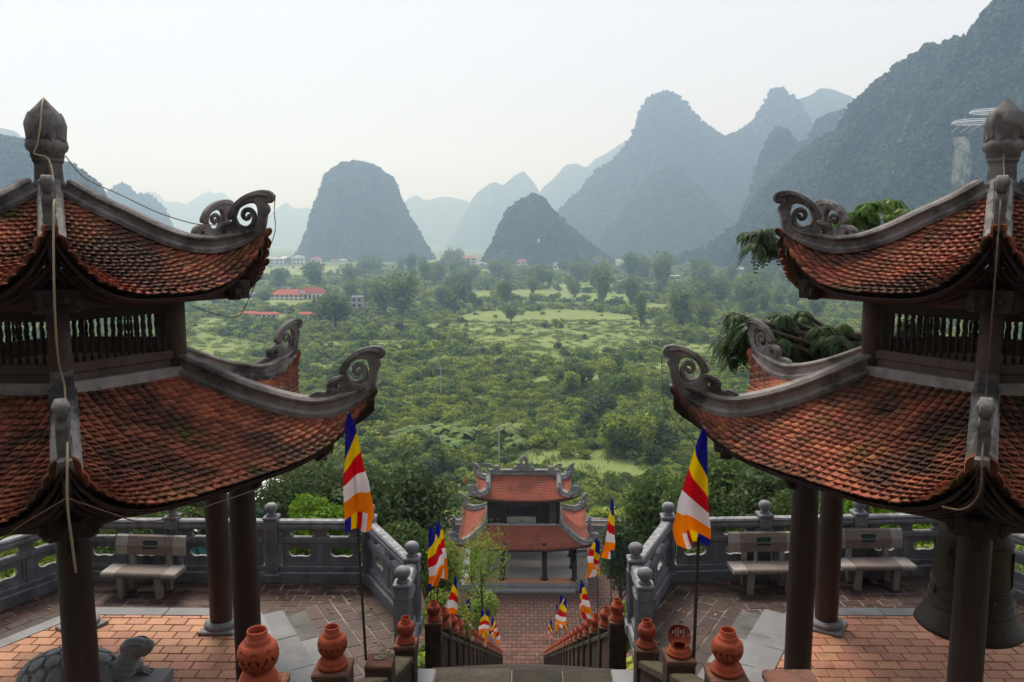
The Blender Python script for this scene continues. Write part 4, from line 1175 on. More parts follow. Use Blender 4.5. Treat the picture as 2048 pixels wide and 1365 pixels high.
# ------------------------------------------------------------------ benches
def bench(loc, rz, lab, w=1.22):
    b = empty('stone_bench', loc, rz, label=lab, category='bench', group='stone benches on the terraces')
    ws = .2
    b.scale = (.93, .93, .9)
    def seg(x0, x1, m, nm, parent, z0, z1, y0, y1, lean=0.0):
        mb = MB(); h = z1 - z0
        prof = [(y0, z0), (y1, z0), (y1, z0 + h * .5), (y1 + lean * .8 - .01, z1 - .02), (y1 + lean - .03, z1), (y0 + lean + .03, z1), (y0 + lean * .8 + .01, z1 - .02), (y0, z0 + h * .5)]
        mb.sweep([((x0, 0, 0), (0, 1, 0), (0, 0, 1)), ((x1, 0, 0), (0, 1, 0), (0, 0, 1))], prof)
        return mb.build(nm, M[m], parent)
    st = seg(-w / 2 + ws, w / 2 - ws, 'granito', 'seat', b, .4, .48, -.24, .2)
    for x0, x1 in ((-w / 2 - .06, -w / 2 + ws - .006), (w / 2 - ws + .006, w / 2 + .06)): seg(x0, x1, 'pale', 'seat_end', st, .4, .48, -.24, .2)
    bk = seg(-w / 2 + ws, w / 2 - ws, 'granito', 'backrest', b, .64, .99, .22, .29, .07)
    for x0, x1 in ((-w / 2 - .02, -w / 2 + ws - .006), (w / 2 - ws + .006, w / 2 + .02)): seg(x0, x1, 'pale', 'backrest_end', bk, .64, .99, .22, .29, .07)
    pl = MB().box((0, 0, 0), (.25, .012, .15), mat=Matrix.Translation((0, .232, .83)) @ Matrix.Rotation(-.16, 4, 'X')).build('plaque', M['plaque'], bk)
    for q in range(3):
        MB().box((0, 0, 0), (.17 - .03 * (q == 1), .003, .012), mat=Matrix.Translation((0, .2235, .865 - q * .035)) @ Matrix.Rotation(-.16, 4, 'X')).build('lettering', M['plaque_text'], bk)
    for x in (-w / 2 + .27, w / 2 - .27):
        MB().frustum((x, -.16, 0), (.09, .1), (.12, .11), .399).build('leg', M['pale'], b)
        lg = MB().frustum((x, .2, 0), (.09, .1), (.11, .1), .45)
        lg.box((x, .26, .6), (.09, .06, .36)); lg.build('rear_leg', M['pale'], b)
    return b
bench((-6.2, 12.42, ZT), R(-3), 'pebbled stone bench with green plaque under the left pavilion roof edge')
bench((4.03, 12.72, ZT), R(2), 'pebbled stone bench with green plaque partly hidden by right pavilion column')
bench((5.85, 12.9, ZT), R(2), 'pebbled stone bench with green plaque nearest the bronze bell')

# ------------------------------------------------------------------ stair walls, urns
G = 1.42
M['post_red'] = mat('worn_brick_cap', (.2, .085, .055), (.11, .055, .038), 6.0, .9, .5, 26, stain=((.04, .042, .02), 4.0, .48, .62, .8), rnd=.3)
UP_L = [(2.4, -1.62), (4.02, -2.37), (5.6, -3.15), (7.45, -4.12), (9.12, -4.81)]
UP_R = [(2.2, -1.5), (3.95, -2.29), (5.28, -2.99), (6.9, -3.74), (8.75, -4.64)]
def cap_low(y): return -5.98 - LS * (y - 12.04)
LO_L = [12.0, 13.5, 15.15] + [15.15 + 1.62 * i for i in range(1, 21)]
LO_R = [11.5, 13.05, 14.9] + [14.9 + 1.62 * i for i in range(1, 21)]
def stair_wall(s, ups, lows, lab_u, lab_l):
    for pts, lab, dep in ((ups, lab_u, 1.1), ([(y, cap_low(y)) for y in lows], lab_l, .85)):
        W = empty('stair_wall', (s * G, pts[0][0], pts[0][1] - 1), label=lab, category='stair wall', group='brick walls along the stairs')
        o0 = Vector((s * G, pts[0][0], pts[0][1] - 1))
        for i, (y, z) in enumerate(pts):
            p = Vector((s * G, y, z)) - o0
            j = random.uniform(-.01, .01)
            b = MB().box((p.x, p.y, p.z - dep / 2 - .03), (.255 + j, .255, dep), random.uniform(-.03, .03), .018)
            po = b.build('brick_post', M['post'], W)
            MB().box((p.x, p.y, p.z - .0275), (.268, .268, .055), random.uniform(-.03, .03), .012).build('post_cap', M['post_red'], po)
            if i + 1 < len(pts):
                y2, z2 = pts[i + 1]; q = Vector((s * G, y2, z2)) - o0
                a, c2 = p + Vector((0, .128, -.3)), q + Vector((0, -.128, -.16))
                MB().sweep([(a, (1, 0, 0), (0, 0, 1)), (c2, (1, 0, 0), (0, 0, 1))], [(-.11, -.04), (.11, -.04), (.11, .03), (.09, .05), (-.09, .05), (-.11, .03)]).build('coping', M['post_top'], W)
                MB().sweep([(a - Vector((0, 0, .04)), (1, 0, 0), (0, 0, 1)), (c2 - Vector((0, 0, .04)), (1, 0, 0), (0, 0, 1))], [(-.085, -.85), (.085, -.85), (.085, 0), (-.085, 0)]).build('wall_infill', M['post'], W)
stair_wall(-1, UP_L, LO_L, 'mossy brick stair wall with stepped posts, left of the upper stairs', 'long mossy brick stair wall running down the left of the lower stairs')
stair_wall(1, UP_R, LO_R, 'mossy brick stair wall with stepped posts, right of the upper stairs', 'long mossy brick stair wall running down the right of the lower stairs')

URN = [(0, .0), (.108, .0), (.112, .022), (.106, .032), (.1, .036), (.1, .05), (.088, .07), (.068, .082), (.062, .09)]
BEL = [(.062, .09), (.082, .103), (.1, .13), (.108, .16), (.108, .19), (.101, .218), (.088, .236)]
NEC = [(.088, .236), (.084, .24), (.068, .243), (.068, .262), (.064, .266), (.054, .268), (.054, .306), (.05, .312), (.046, .306), (.046, .25), (.05, .2), (.05, .12), (.03, .1), (0, .1)]
def resample(pr, n):
    c = Curve(pr); return [c(i / n) for i in range(n + 1)]
def urn_mesh(hi=True):
    n = 60 if hi else 20
    mb = MB().lathe(URN, n)
    if hi:
        rows = 22; B_ = resample(BEL, rows)
        def skip(j, k):
            a = k / n * 8; fa = a - math.floor(a) - .5; h = (j + .5) / rows
            fa2 = a + .5 - math.floor(a + .5) - .5
            if (fa / .1) ** 2 + ((h - .4) / .06) ** 2 < 1: return True                       # round holes
            if abs(abs(fa) - .16 - (h - .5) * 1.1) < .07 and .52 < h < .68: return True         # slanting slots
            if abs(abs(fa) - .26 + (h - .25) * 1.1) < .05 and .16 < h < .28: return True
            if (fa2 / .2) ** 2 + ((h - .84 - .05 * math.cos(fa2 * 9)) / .035) ** 2 < 1: return True
            return False
        mb.lathe(B_, n, skip=skip)
        mb.lathe([(r - .008, z) for r, z in B_], n, skip=skip)
    else: mb.lathe(BEL, n)
    mb.lathe(NEC, n)
    return mb.mesh('terracotta_urn', M['urn'], True)
ME_URN, ME_URN_LO = urn_mesh(True), urn_mesh(False)
def urn(s, y, z, lab, hi, scale=1.0):
    return link('terracotta_urn', ME_URN if hi else ME_URN_LO, None, (s * G, y, z + .001), (0, 0, random.uniform(0, 6)), scale, label=lab, category='urn', group='terracotta lantern urns on the stair walls')
for (y, z), l in ((UP_L[1], 'nearest large pierced terracotta urn, cut by the bottom of the frame'), (UP_L[2], 'pierced terracotta urn on left stair wall, just before the bare post'), (UP_L[4], 'pierced terracotta urn at the lower end of the upper left wall')):
    urn(-1, y, z, l, True, 1.0)
for (y, z), l in ((UP_R[2], 'nearest pierced terracotta urn on the right stair wall'), (UP_R[4], 'pierced terracotta urn at the lower end of the upper right wall')):
    urn(1, y, z, l, True, 1.0)
for s, lows, sd in ((-1, LO_L, 'left'), (1, LO_R, 'right')):
    kept = [(i, y) for i, y in enumerate(lows) if not (s < 0 and i in (5, 9))]
    for q, (i, y) in enumerate(kept):
        urn(s, y, cap_low(y), 'terracotta urn on the %s lower wall, %s below the landing' % (sd, ordinal(q)), i < 3, 1.0)
# the broken urn: foot and half a shell
yb, zb = UP_R[3]
bu = empty('broken_urn', (G, yb, zb + .001), label='broken terracotta urn showing its hollow inside on the right wall', category='urn', group='terracotta lantern urns on the stair walls')
MB().lathe(URN, 40).build('foot', M['urn'], bu, smooth=True)
n = 60; rows = 26; B_ = resample(BEL, rows)
def skipb(j, k):
    a = 2 * PI * k / n; h = (j + .5) / rows
    front = math.cos(a + PI / 2 + .1)
    if front > -.35 + .5 * (1 - h) * 1.1 - .12 * math.sin(5 * a) and h > .12: return True
    a8 = k / n * 8; fa = a8 - math.floor(a8) - .5
    return (fa / .16) ** 2 + ((h - .55) / .12) ** 2 < 1 or (abs(abs(fa) - .36) < .07 and .25 < h < .8)
bb = MB().lathe(B_, n, skip=skipb); bb.lathe([(r - .009, z) for r, z in B_], n, skip=skipb)
bb.build('broken_shell', M['urn'], bu, smooth=True)
# a twist of white cord left on the bare post
mb = MB(); yq, zq = UP_L[3]
P = smooth_line([(0, 0, .01), (.03, .01, .012), (.02, .03, .05), (.0, .03, .1), (-.015, .02, .06), (.005, .0, .02), (-.05, -.01, .01), (-.07, .01, .012), (-.02, .04, .012), (.05, .03, .012)], 5)
mb.tube(P, .006, 6); mb.build('cord_scrap', M['pale'], None, True, (-G + .02, yq, zq + .002), label='scrap of white cord on the bare left stair post', category='cord')
# ------------------------------------------------------------------ flags
def flag_mesh(seed, w=.25, drop=1.1, hoist=.38, flip=1, fold=.07):
    r = random.Random(seed); ph, p2, k2 = r.uniform(0, 6), r.uniform(0, 6), r.uniform(.6, 1.3)
    NU, NV = 36, 15
    def f(u, v):
        # v = 0 on the pole side, 1 on the free side; the cloth hangs so that its stripes run across
        ww = (.035 + w * min(1, u * 1.7) ** .8) * (1 + .18 * math.sin(4.1 * u + ph)) * (1 - .35 * max(0, u - .8) / .2 * (k2 - .6))
        x = -.02 - .05 * u + ww * v + .03 * math.sin(5 * u + p2) * u
        z = -drop * u - hoist * (1 - v) * (1 - u) ** 1.2 * min(1, .25 + u * 4) - (1 - v) * .05 * math.sin(4 * u + p2)
        y = fold * (math.sin(6.5 * v + 3 * u + ph) * (.3 + u) + .5 * math.sin(9 * u + p2) * u * k2)
        return (x * flip, y, z)
    def mi(i, j):
        st = i * 6 // NU
        return st if st < 5 else [0, 1, 2, 3, 4][j * 5 // NV]
    return MB().grid(f, NU, NV, mfn=mi).mesh('flag_cloth', FM, True)
FLAGS = [flag_mesh(1), flag_mesh(2, .3, 1.05, .3, -1), flag_mesh(3, .22, 1.12, .4), flag_mesh(4, .28, 1.0, .36, 1), flag_mesh(5, .24, 1.05, .3, -1), flag_mesh(6, .17, 1.16, .5, 1, .1), flag_mesh(7, .33, .92, .25, -1, .1), flag_mesh(8, .2, 1.1, .55, -1, .09), flag_mesh(9, .3, 1.02, .2, 1, .11)]
def flag(base, top, me, lab, rz=0.0, r=.013, scale=1.0, grp='five-colour Buddhist flags along the stairs'):
    base, top = Vector(base), Vector(top)
    e = empty('flag', base, 0, label=lab, category='flag', group=grp)
    v = top - base
    MB().tube([(0, 0, 0), tuple(v * .5 + Vector((.004, 0, 0))), tuple(v)], [r, r * .9, r * .7], 8).build('pole', M['pole'], e)
    c = link('flag_cloth', me, e, v - Vector((0, .11 * scale, .01)), (0, 0, rz), scale)
    MB().tube([tuple(v - Vector((0, 0, .02))), tuple(v - Vector((0, .11 * scale, .03)))], .006, 5).build('tie', M['pole'], e)
    return e
pL0, pL1 = at_y(732, 1320, 7.38), at_y(699, 818, 7.38)
flag(pL0, pL1, flag_mesh(11, .25, 1.12, .42, 1, .07), 'large five-colour flag on a thin dark pole beside the bare left post', R(8), .014)
pR0, pR1 = at_y(1386, 1345, 6.86), at_y(1405, 846, 6.86)
flag(pR0, pR1, flag_mesh(17, .3, 1.06, .45, -1, .08), 'large five-colour flag on a pole beside the broken urn', R(10), .016)
LF = [(12.9, 862, 1045), (13.9, 875, 1034), (17.6, 912, 1147), (22.2, 940, 1195), (28.2, 963, 1215), (34.2, 977, 1216), (36.6, 984, 1232), (43, 992, 1244)]
RF_ = [(13.8, 1223, 993), (16.2, 1195, 1070), (21.2, 1161, 1157), (28.4, 1132, 1192), (33.2, 1120, 1186), (37.0, 1113, 1206), (43, 1103, 1237)]
for s, lst, sd in ((-1, LF, 'left'), (1, RF_, 'right')):
    for i, (Y, x, y) in enumerate(lst):
        t = at_y(x, y, Y)
        b = (s * (G + .17), Y, cap_low(Y) - .55)
        flag(b, t, FLAGS[(i * 2 + 4 * (s > 0)) % 9], 'five-colour flag on the %s wall of the lower stairs, %s from the landing' % (sd, ORD[i]), random.uniform(-.9, .9), .011, 1.0 if Y < 20 else 1.15)
for (x, y, Y, lab) in ((28, 1068, 21, 'tiny five-colour flag beyond the left edge of the left balustrade'), (1272, 1010, 66, 'tiny five-colour flag above the shrubs right of the gate house'), (1157, 1002, 71, 'tiny five-colour flag behind the gate house roof')):
    t = at_y(x, y, Y); flag((t[0], t[1], float(ground(t[0], t[1])) - .2), t, FLAGS[2], lab, .2, .02, .32 if Y < 30 else .8, 'small far flags')

# ------------------------------------------------------------------ gate house at the foot of the stairs
GY0 = 63.7
GH = empty('gate_house', (0, GY0, COURT), label='two-tiered red-tiled gate house at the foot of the long stairs', category='gate house')
gz = lambda z: z - COURT
def poly3(pts):
    P = np.array([list(map(float, q)) for q in smooth_line(pts, 6)]); d = np.linalg.norm(np.diff(P, axis=0), axis=1); t = np.concatenate([[0], np.cumsum(d)]); t /= t[-1]
    return lambda u: Vector([float(np.interp(u, t, P[:, k])) for k in range(3)])
def gate_roof(nm, hip, dip, rows, inner=0.0):
    RO = link(nm, None, GH)
    H = poly3(hip)
    cor = [(1, -1), (1, 1), (-1, 1), (-1, -1)]
    def hp(k, t):
        p = H(t); sx, sy = cor[k % 4]; return Vector((p.x * sx, p.y * sy, p.z))
    for k in range(4):
        def f(u, v, up=0.0):
            a, b = hp(k, v), hp(k + 1, v); p = a.lerp(b, u); s = 2 * u - 1
            p.z -= dip * v ** 1.6 * (1 - abs(s) ** 2.6); 
            c = (a + b) / 2; n_ = Vector((c.x, c.y, 0)); 
            if n_.length > .01: p -= n_.normalized() * (.35 * v * (1 - abs(s) ** 2.2))
            p.z += up; return p
        mb = MB(); NV = rows * 2
        def saw(u, v):
            j = int(round(v * NV)); t = (j // 2) / rows if j % 2 == 0 else (j // 2 + .98) / rows
            return f(u, min(t, 1.0), .0 if j % 2 == 0 else .035) + Vector((0, 0, .05 * .3 * (vnoise(np.array([u * 60, t * 30, k])) - .5)))
        mb.grid(saw, 44, NV); mb.build('roof_slope', M['temple_tile'], RO)
        MB().grid(lambda u, v: f(1 - u, v, -.14), 20, 10).build('soffit', M['wood'], RO)
        fr = [(f(i / 24, 1, -.1), Vector((f(i / 24, 1).x, f(i / 24, 1).y, 0)).normalized(), (0, 0, 1)) for i in range(25)]
        MB().sweep(fr, [(-.16, -.1), (-.02, -.1), (-.02, .07), (-.16, .07)]).build('eave_board', M['wood_red'], RO)
        fr = []
        for i in range(28):
            t = i / 27; p = hp(k, t); q = hp(k, min(t + .03, 1)) - hp(k, max(t - .03, 0)); q.z = 0; q.normalize()
            fr.append((p + Vector((0, 0, .02)), Vector((-q.y, q.x, 0)) * 1.0, (0, 0, 1)))
        rg = MB().sweep(fr, [(-.2, -.05), (.2, -.05), (.2, .06), (.13, .12), (.13, .26), (.17, .3), (.1, .38), (-.1, .38), (-.17, .3), (-.13, .26), (-.13, .12), (-.2, .06)][::-1]).build('hip_ridge', M['temple_stone'], RO)
        tp = hp(k, 1); a = math.atan2(cor[k][1] * .9, cor[k][0])
        for me in (ME_ORN_G, ME_SPIR_G):
            o = link('scroll_ornament', me, rg); o.matrix_local = Matrix.Translation(tp) @ Matrix.Rotation(a, 4, 'Z') @ Matrix.Rotation(PI / 2, 4, 'X') @ Matrix.Scale(1.75, 4)
    return RO, H
ME_ORN_G, ME_SPIR_G = ME_ORN.copy(), ME_SPIR.copy()
for q in (ME_ORN_G, ME_SPIR_G): q.materials.clear(); q.materials.append(M['temple_stone'])
gate_roof('lower_roof', [(2.95, 2.15, gz(-22.45)), (3.6, 2.9, gz(-22.9)), (4.4, 3.75, gz(-23.3)), (5.15, 4.5, gz(-23.25)), (5.6, 4.9, gz(-22.9))], .75, 26)
UR, _ = gate_roof('upper_roof', [(2.85, .02, gz(-19.05)), (2.86, .8, gz(-19.45)), (2.9, 1.6, gz(-19.85)), (3.3, 2.3, gz(-20.05)), (3.9, 2.95, gz(-20.0)), (4.25, 3.25, gz(-19.7))], .62, 24)
MB().box((0, 0, gz(-18.86)), (5.9, .34, .42), ch=.06).build('main_ridge', M['temple_stone'], UR)
MB().box((0, 0, gz(-18.62)), (6.0, .46, .07), ch=.03).build('ridge_cap', M['temple_stone'], UR)
for s in (-1, 1):
    o = link('ridge_end_ornament', ME_ORN_G, UR); o.matrix_local = Matrix.Translation((s * 3.05, 0, gz(-18.75))) @ Matrix.Rotation(0 if s > 0 else PI, 4, 'Z') @ Matrix.Rotation(PI / 2, 4, 'X') @ Matrix.Scale(1.5, 4)
    MB().lathe([(0, 0), (.2, 0), (.26, .15), (.2, .32), (0, .36)], 10, (s * 2.2, 0, gz(-18.6))).build('ridge_knob', M['temple_stone'], UR, smooth=True)
    for sy in (-1, 1):
        mb = MB().box((s * 2.86, sy * .85, gz(-19.25)), (.26, .2, .1)); 
        mb.lathe([(0, 0), (.22, .05), (.26, .2), (.18, .4), (.1, .5), (.16, .62), (0, .7)], 10, (s * 2.88, sy * 1.75, gz(-19.75))); mb.build('ridge_beast', M['temple_stone'], UR, smooth=False)
fl = smooth_poly([(-.75, 0), (-.7, .2), (-.5, .22), (-.55, .5), (-.3, .5), (-.32, .85), (0, 1.12), (.32, .85), (.3, .5), (.55, .5), (.5, .22), (.7, .2), (.75, 0)], 3)
o = link('ridge_crest', plate('ridge_crest', fl, [smooth_poly([(-.14, .5), (0, .42), (.14, .5), (.14, .72), (0, .8), (-.14, .72)], 2), [(-.34, .12), (-.22, .12), (-.22, .28), (-.34, .28)], [(.22, .12), (.34, .12), (.34, .28), (.22, .28)]], .22, M['temple_stone'], .05, 1), UR)
o.matrix_local = Matrix.Translation((0, 0, gz(-18.6))) @ Matrix.Rotation(PI / 2, 4, 'X')
# storeys
MB().box((0, 0, .24), (10.0, 9.0, .48), ch=.03).build('stone_platform', M['slab'], GH)
MB().box((0, .5, .5), (9.3, 7.3, .06), ch=.01).build('tiled_floor', M['pale_floor'], GH)
MB().box((0, -3.68, .5), (9.3, .9, .06), ch=.01).build('floor_border', M['floor'], GH)
MB().box((0, -4.75, .12), (8.0, .5, .24), ch=.03).build('front_step', M['slab'], GH)
for y in (-3.55, -1.2, 1.2, 3.55):
    for x in (-4.0, -1.65, 1.65, 4.0):
        if abs(y) < 2 and abs(x) < 2: continue
        MB().lathe([(0, .53), (.3, .53), (.3, .62), (.21, .68), (.205, 3.5), (0, 3.5)], 16, (x, y, 0)).build('column', M['wood'], GH, smooth=True)
for y in (-3.55, 3.55): MB().box((0, y, 3.15), (8.4, .2, .4), ch=.02).build('tie_beam', M['wood'], GH)
for x in (-4.0, 4.0): MB().box((x, 0, 3.15), (.2, 7.2, .4), ch=.02).build('tie_beam', M['wood'], GH)
for x0, x1 in ((-3.75, -1.9), (-1.4, 1.4), (1.9, 3.75)): MB().box(((x0 + x1) / 2, 3.5, 1.75), (x1 - x0, .16, 2.4), ch=.02).build('rear_wall', M['mortar_wall'], GH)
z0, z1 = gz(-22.58), gz(-20.35)
for x in (-2.75, -1.5, 1.15, 1.95, 2.75):
    for y in (-1.95, 1.95): MB().lathe([(0, z0), (.17, z0), (.17, z1), (0, z1)], 12, (x, y, 0)).build('upper_post', M['wood'], GH, smooth=True)
for y in (-1.9, 1.9):
    for x0, x1, m in ((-2.6, -1.65, 'wood'), (1.3, 1.8, 'wood'), (2.1, 2.6, 'wood_grey')):
        MB().box(((x0 + x1) / 2, y, (z0 + z1) / 2), (x1 - x0, .08, z1 - z0), ch=.01).build('wall_board', M[m], GH)
    MB().box((-.17, y, z0 + .42), (2.5, .07, .5), ch=.01).build('lower_panel', M['plaster'], GH)
    MB().box((-.17, y, z0 + .72), (2.5, .1, .09)).build('window_rail', M['wood'], GH)
    MB().box((-.17, y, z1 - .25), (2.5, .1, .12)).build('window_rail', M['wood'], GH)
    for i in range(15): MB().box((-1.34 + i * .167, y, z0 + 1.36), (.045, .045, 1.2)).build('lattice_bar', M['wood'], GH)
    MB().box((-.17, y, z0 + 1.5), (2.5, .05, .05)).build('lattice_bar', M['wood'], GH)
MB().box((0, -2.12, z0 + .03), (6.0, .34, .22), ch=.03).build('flashing', M['plaster'], GH)
for s in (-1, 1):
    MB().box((s * 2.8, 0, (z0 + z1) / 2), (.08, 3.7, z1 - z0)).build('side_wall', M['wood'], GH)
    MB().box((s * 3.05, 0, z0 + .03), (.34, 4.4, .22), ch=.03).build('flashing', M['plaster'], GH)
# pale stone pillar right of the gate house
st = empty('stone_stele', (4.55, GY0 - 4.15, COURT + .48), label='pale stone stele standing at the right front corner of the gate house', category='stele')
MB().box((0, 0, .12), (.95, .6, .24), ch=.03).build('foot', M['slab'], st)
MB().box((0, 0, 1.3), (.72, .34, 2.1), ch=.04).build('slab', M['plaster'], st)
MB().frustum((0, 0, 2.36), (1.0, .6), (.7, .4), .3).build('cap', M['temple_stone'], st)
# far balustrade of the court
FB = empty('stone_balustrade', (0, 0, 0), label='far grey stone balustrade edging the court behind the gate house', category='balustrade', group='grey stone balustrades')
for i in range(9):
    x = -6.5 + i * 2.1
    p = MB().box((x, 71.5, COURT + .7), (.32, .32, 1.4), ch=.03).build('post', M['stone'], FB)
    MB().lathe([(0, 0), (.1, 0), (.16, .14), (.1, .28), (0, .3)], 12, (x, 71.5, COURT + 1.4)).build('ball_finial', M['stone'], p, smooth=True)
    if i < 8:
        for z, h in ((1.2, .18), (.8, .12), (.15, .3)): MB().box((x + 1.05, 71.5, COURT + z), (1.78, .18, h), ch=.02).build('rail', M['stone'], FB)
        MB().box((x + 1.05, 71.5, COURT + .52), (1.78, .09, .44), ch=.02).build('panel', M['stone'], FB)

# ------------------------------------------------------------------ cables draped over the left and right pavilions
def cable(pts, m, r, lab, cat='cable'):
    P = smooth_line([tuple(p) for p in pts], 8)
    mb = MB().tube(P, r, 7); mb.build('light_cable' if m == 'cable' else 'wire', M[m], None, True, label=lab, category=cat)
cL = lambda x, y, rr, lift=0.0: None
def rim(c, k, r, z, lat=0.0):
    a = PI / 3 * k; return (c[0] + r * math.cos(a) - lat * math.sin(a), c[1] + r * math.sin(a) + lat * math.cos(a), z)
def hipz(tier, r):
    P = TIER[tier]['hip'].p; return float(np.interp(r, P[:, 0], P[:, 1])) + ZF
c = C_L
cable([rim(c, 5, .03, 1.55), rim(c, 5, .16, 1.44, -.02), rim(c, 5, .24, 1.2, -.05), rim(c, 5, .23, 1.02, -.09), rim(c, 5, .2, .93, -.12), rim(c, 5, .24, .885, .0), rim(c, 5, .4, .70, .04)] +
      [rim(c, 5, r, hipz('upper', r) + .30, .03) for r in (.6, .9, 1.2, 1.5, 1.8, 2.0)] + [rim(c, 5, 2.25, hipz('upper', 2.2) + .36, .05), rim(c, 5, 2.56, .28, .04), rim(c, 5, 2.62, -.2, .01), rim(c, 5, 2.45, -.7, -.01), rim(c, 5, 2.1, -1.1, -.01), rim(c, 5, 1.9, -1.35, .02)] +
      [rim(c, 5, r, hipz('lower', r) + .30, .02) for r in (2.1, 2.5, 2.8, 3.05)] + [rim(c, 5, 3.42, hipz('lower', 3.4) + .38, .03), rim(c, 5, 3.74, -1.62, .02), rim(c, 5, 3.72, -1.95, .0), rim(c, 5, 3.6, -2.3, .01), rim(c, 5, 3.4, -2.62, .02)],
      'cable', .0095, 'cream light rope hanging down the front corner of the left pavilion')
cable([rim(c, 5, 3.7, -1.92), *[tuple(Vector(surf(TIER['lower'], 5, s, 1.0, 0)) + Vector((c[0] + .05, c[1] - .05, ZF + dz))) for s, dz in ((-.8, -.1), (-.6, -.12), (-.4, -.11), (-.2, -.1), (0, -.1), (.2, -.09), (.4, -.08), (.6, -.08), (.8, -.06))]], 'wire', .006, 'cream light rope strung along the right lower eave of the left pavilion')
cable([rim(c, 5, 3.7, -1.92), *[tuple(Vector(surf(TIER['lower'], 4, s, 1.0, 0)) + Vector((c[0] - .02, c[1] - .06, ZF + dz))) for s, dz in ((.8, -.1), (.6, -.13), (.4, -.13), (.2, -.12), (0, -.12), (-.3, -.1))]], 'wire', .006, 'cream light rope strung along the left lower eave of the left pavilion')
cable([rim(c, 0, .2, .93), *[rim(c, 0, r, hipz('upper', r) + .295, .0) for r in (.4, .8, 1.2, 1.6, 1.85)]], 'wire', .006, 'cream light rope lying on the right upper ridge of the left pavilion')
cable([rim(c, 0, 2.52, .5, .0), rim(c, 0, 2.5, .32), rim(c, 0, 2.5, .1), rim(c, 0, 2.38, -.2), rim(c, 0, 2.2, -.6), rim(c, 0, 2.05, -.85), rim(c, 0, 1.8, -.83), rim(c, 0, 1.5, -.72)], 'wire', .005, 'thin brown wire looping off the right upper corner of the left pavilion', 'wire')
c = C_R
cable([rim(c, 4, .2, .93), *[rim(c, 4, r, hipz('upper', r) + .30, .02) for r in (.4, .8, 1.2, 1.6, 1.9)], rim(c, 4, 2.25, hipz('upper', 2.2) + .36), rim(c, 4, 2.55, .28), rim(c, 4, 2.6, -.2), rim(c, 4, 2.3, -.8), rim(c, 4, 1.95, -1.3), *[rim(c, 4, r, hipz('lower', r) + .3) for r in (2.1, 2.5, 2.9)],
       rim(c, 4, 3.42, hipz('lower', 3.4) + .38), rim(c, 4, 3.72, -1.62), rim(c, 4, 3.7, -1.9), rim(c, 4, 3.5, -2.1, -.1), rim(c, 4, 3.35, -2.15, -.25)], 'wire', .008, 'brown wire hanging down the front corner of the right pavilion', 'wire')
cable([rim(c, 3, 3.72, -1.32), rim(c, 3, 3.7, -1.6), rim(c, 3, 3.66, -1.9), rim(c, 3, 3.4, -2.25), rim(c, 3, 3.1, -2.5), rim(c, 3, 2.7, -2.52), rim(c, 3, 2.4, -2.4)], 'wire', .005, 'thin brown wire looping off the left lower corner of the right pavilion', 'wire')
# ------------------------------------------------------------------ near trees and shrubs
def gz_at(x, y): return float(ground(x, y))
def limb_tree(name, base, h, crown_c, lab, cat, leafs, lm, rx, rz, n, lobes=14, aspect=.5, droop=.3, trunk_r=.12, group=None, seed=1, inner=.45):
    """base on the ground, crown centred at height crown_c above the base"""
    e = empty(name, base, label=lab, category=cat, group=group)
    V_, F_, a_ = blob_leaves(seed, n, rx, rz, lobes, leafs, aspect, droop, zc=crown_c, inner=inner)
    link('crown', np_mesh('crown', V_, F_, M[lm], a_), e)
    r = random.Random(seed); tb = MB()
    top = Vector((r.uniform(-.2, .2) * rx, r.uniform(-.2, .2) * rx, crown_c))
    tb.tube([(0, 0, -.5), tuple(top * .4 + Vector((.1 * rx, 0, 0))), tuple(top)], [trunk_r * 1.3, trunk_r, trunk_r * .6], 8)
    for k in range(7):
        a = r.uniform(0, 6.28); q = top * r.uniform(.55, .95); q2 = Vector((math.cos(a) * rx * .7, math.sin(a) * rx * .7, crown_c + r.uniform(-.2, .6) * rz))
        tb.tube([tuple(q), tuple((q + q2) / 2 + Vector((0, 0, -.08 * rz))), tuple(q2)], [trunk_r * .5, trunk_r * .35, trunk_r * .15], 6)
    tb.build('trunk', M['bark'], e)
    return e
def px_tree(px, py, Y, wpx, hpx, **k):
    """crown centred on that sight line, wpx by hpx wide on the survey"""
    c_ = at_y(px, py, Y); g = gz_at(c_[0], c_[1]); s = Y / FPX
    return limb_tree(base=(c_[0], c_[1], g), h=0, crown_c=c_[2] - g, rx=wpx * s / 2, rz=hpx * s / 2, **k)
px_tree(640, 1048, 14.6, 170, 130, name='leafy_shrub', lab='bright green leafy shrub just behind the left balustrade', cat='shrub', leafs=.15, lm='leaf_bright', n=3800, aspect=.32, droop=.9, trunk_r=.05, seed=21, lobes=18)
px_tree(640, 1010, 18, 330, 190, name='broadleaf_tree', lab='dark green tree behind the bright shrub, left of the large flag', cat='tree', leafs=.16, lm='leaf_dark', n=8000, aspect=.4, seed=22, lobes=26)
px_tree(810, 1015, 21, 210, 190, name='broadleaf_tree', lab='dark green tree between the left flag and the gate house', cat='tree', leafs=.17, lm='leaf_dark', n=6500, aspect=.4, seed=23, lobes=22)
px_tree(790, 1100, 17, 180, 130, name='leafy_shrub', lab='mid green shrub beyond the corner of the left balustrade', cat='shrub', leafs=.15, lm='leaf_mid', n=4500, aspect=.4, seed=24, lobes=18)
px_tree(875, 1150, 22, 120, 150, name='leafy_shrub', lab='light green shrub left of the upper part of the lower stairs', cat='shrub', leafs=.15, lm='leaf_willow', n=4500, aspect=.3, seed=25, lobes=20)
px_tree(955, 1130, 34, 160, 170, name='slender_tree', lab='feathery yellow-green sapling in front of the gate house', cat='tree', leafs=.2, lm='leaf_willow', n=1900, aspect=.22, droop=1.0, seed=26, lobes=30, inner=.2, trunk_r=.07)
